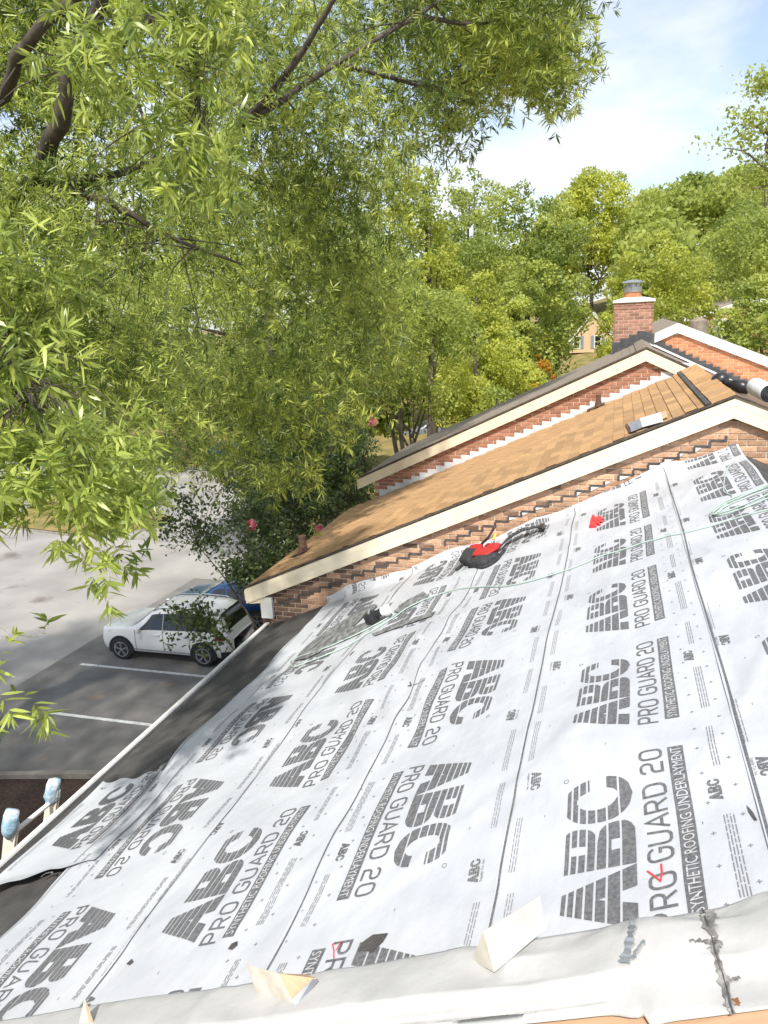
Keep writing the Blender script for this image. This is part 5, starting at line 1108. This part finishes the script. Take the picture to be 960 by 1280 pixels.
P = P[lump(P, 2.0) > -.3]; leaves('crown', P, rnd_dir(len(P), r_), rnd_dir(len(P), r_, (0, 0, 1)), r_.uniform(.12, .26, len(P)), r_.uniform(.08, .14, len(P)), r_.uniform(.2, .9, len(P)), M_mg, lc)

# ---- crape myrtles between the parking bay and the houses
def myrtle(label, base, polys, stems, seed, blooms=()):
    b = np.array(base, float); t = thing('crape_myrtle', b, label, 'tree', 'crape myrtles in the mulch bed'); r_ = np.random.default_rng(seed); allP = []
    for (pl, n_, d0, d1, th) in polys: allP.append(cone_points(pl, n_, d0, d1, th, 1.9, seed + len(allP)))
    tw_ = np.concatenate(allP); per = 9; P = (tw_[:, None] + r_.normal(0, .11, (len(tw_), per, 3))).reshape(-1, 3); m_ = len(P)
    leaves('crown', P, rnd_dir(m_, r_), rnd_dir(m_, r_, (0, 0, 1.1)), r_.uniform(.08, .14, m_), r_.uniform(.05, .08, m_), .4 + r_.normal(0, .2, m_) + np.repeat(r_.normal(0, .15, len(tw_)), per), M_myr, t)
    cen = []
    for i in range(stems):
        q = tw_[r_.integers(len(tw_))]; q2 = b + [r_.uniform(-.5, .5), r_.uniform(-.5, .5), 0]
        o, sp = limb('stem', [q2 - [0, 0, .1], q2 * .65 + q * .35 + [0, 0, (q[2] - q2[2]) * .12], q2 * .3 + q * .7 + [0, 0, (q[2] - q2[2]) * .1], q], .035, .008, M_bark2, t, 12, 6); cen.append(sp[5:])
    cen = np.concatenate(cen); br = MB()
    for q in tw_[r_.choice(len(tw_), min(160, len(tw_)), False)]:
        a = cen[np.argmin(((cen - q) ** 2).sum(1))]
        if np.linalg.norm(a - q) < 3: br.tube(spline([a, (a + q) / 2 + [0, 0, -.08], q], 5), np.linspace(.009, .004, 5), 4, cap=False)
    br.build('twigs', M_bark2, t, True)['kind'] = 'stuff'
    for (u, v, d_, rad) in blooms:
        c = atD(u, v, d_); k = 170; d = rnd_dir(k, r_); P = c + d * r_.uniform(.4, 1, (k, 1)) * rad * [1, 1, 1.2]; leaves('blossom', P, rnd_dir(k, r_), d + r_.normal(0, .4, (k, 3)), np.full(k, .07), np.full(k, .06), r_.uniform(0, 1, k), M_pink, t)
    return t
myrtle('crape myrtle with long leafy branches reaching over the white SUV', (-6.4, 14.4, 0), [([(198, 768), (235, 756), (262, 760), (285, 775), (292, 800), (240, 806), (208, 800), (225, 786)], 95, 16.0, 17.2, .05), ([(190, 620), (250, 600), (300, 640), (330, 690), (350, 740), (320, 735), (270, 715), (230, 690), (200, 665)], 420, 17, 19.5, -.05)], 4, 301, [(314, 656, 17.3, .11)])
myrtle('crape myrtle with many thin stems and pink blossoms by the tan eave', (-7.2, 18.6, 0), [([(290, 640), (330, 600), (400, 600), (430, 620), (400, 670), (370, 700), (340, 730), (310, 700)], 900, 18.2, 21, -.15)], 11, 302, [(362, 695, 18.6, .12), (400, 662, 19.6, .10)])
myrtle('dense crape myrtle crown rising behind the eave of the tan roof', (-7.4, 22.5, 0), [([(250, 560), (300, 520), (360, 480), (430, 500), (465, 560), (458, 620), (400, 650), (330, 640), (270, 600)], 2600, 20.5, 24.5, -.25)], 10, 303, [(466, 527, 21.5, .13)])
myrtle('crape myrtle beside the third roof with dark dense leaves', (-6.4, 24.5, 0), [([(400, 560), (450, 540), (470, 600), (440, 640), (400, 640)], 600, 20, 23, -.3)], 6, 304)
# dark undergrowth on the island and far kerb
for i, (u, v, w, Y, m_) in enumerate([(165, 600, 120, 37, M_dg), (60, 610, 150, 36, M_mg), (215, 560, 90, 47, M_dg), (350, 545, 110, 46, M_mg), (130, 680, 70, 32, M_dg)]):
    tree_px(u, v, w, Y, m_, 5200, .16, 130 + i, ['dark shrub on the lawn island', 'leafy shrub at the end of the lawn island', 'dark shrub on the far kerb', 'green shrub beyond the sunlit street', 'low dark shrub at the island kerb'][i], name='shrub', low=.0, lobes=14, cat='shrub', group='shrubs along the street', trunk=.06)
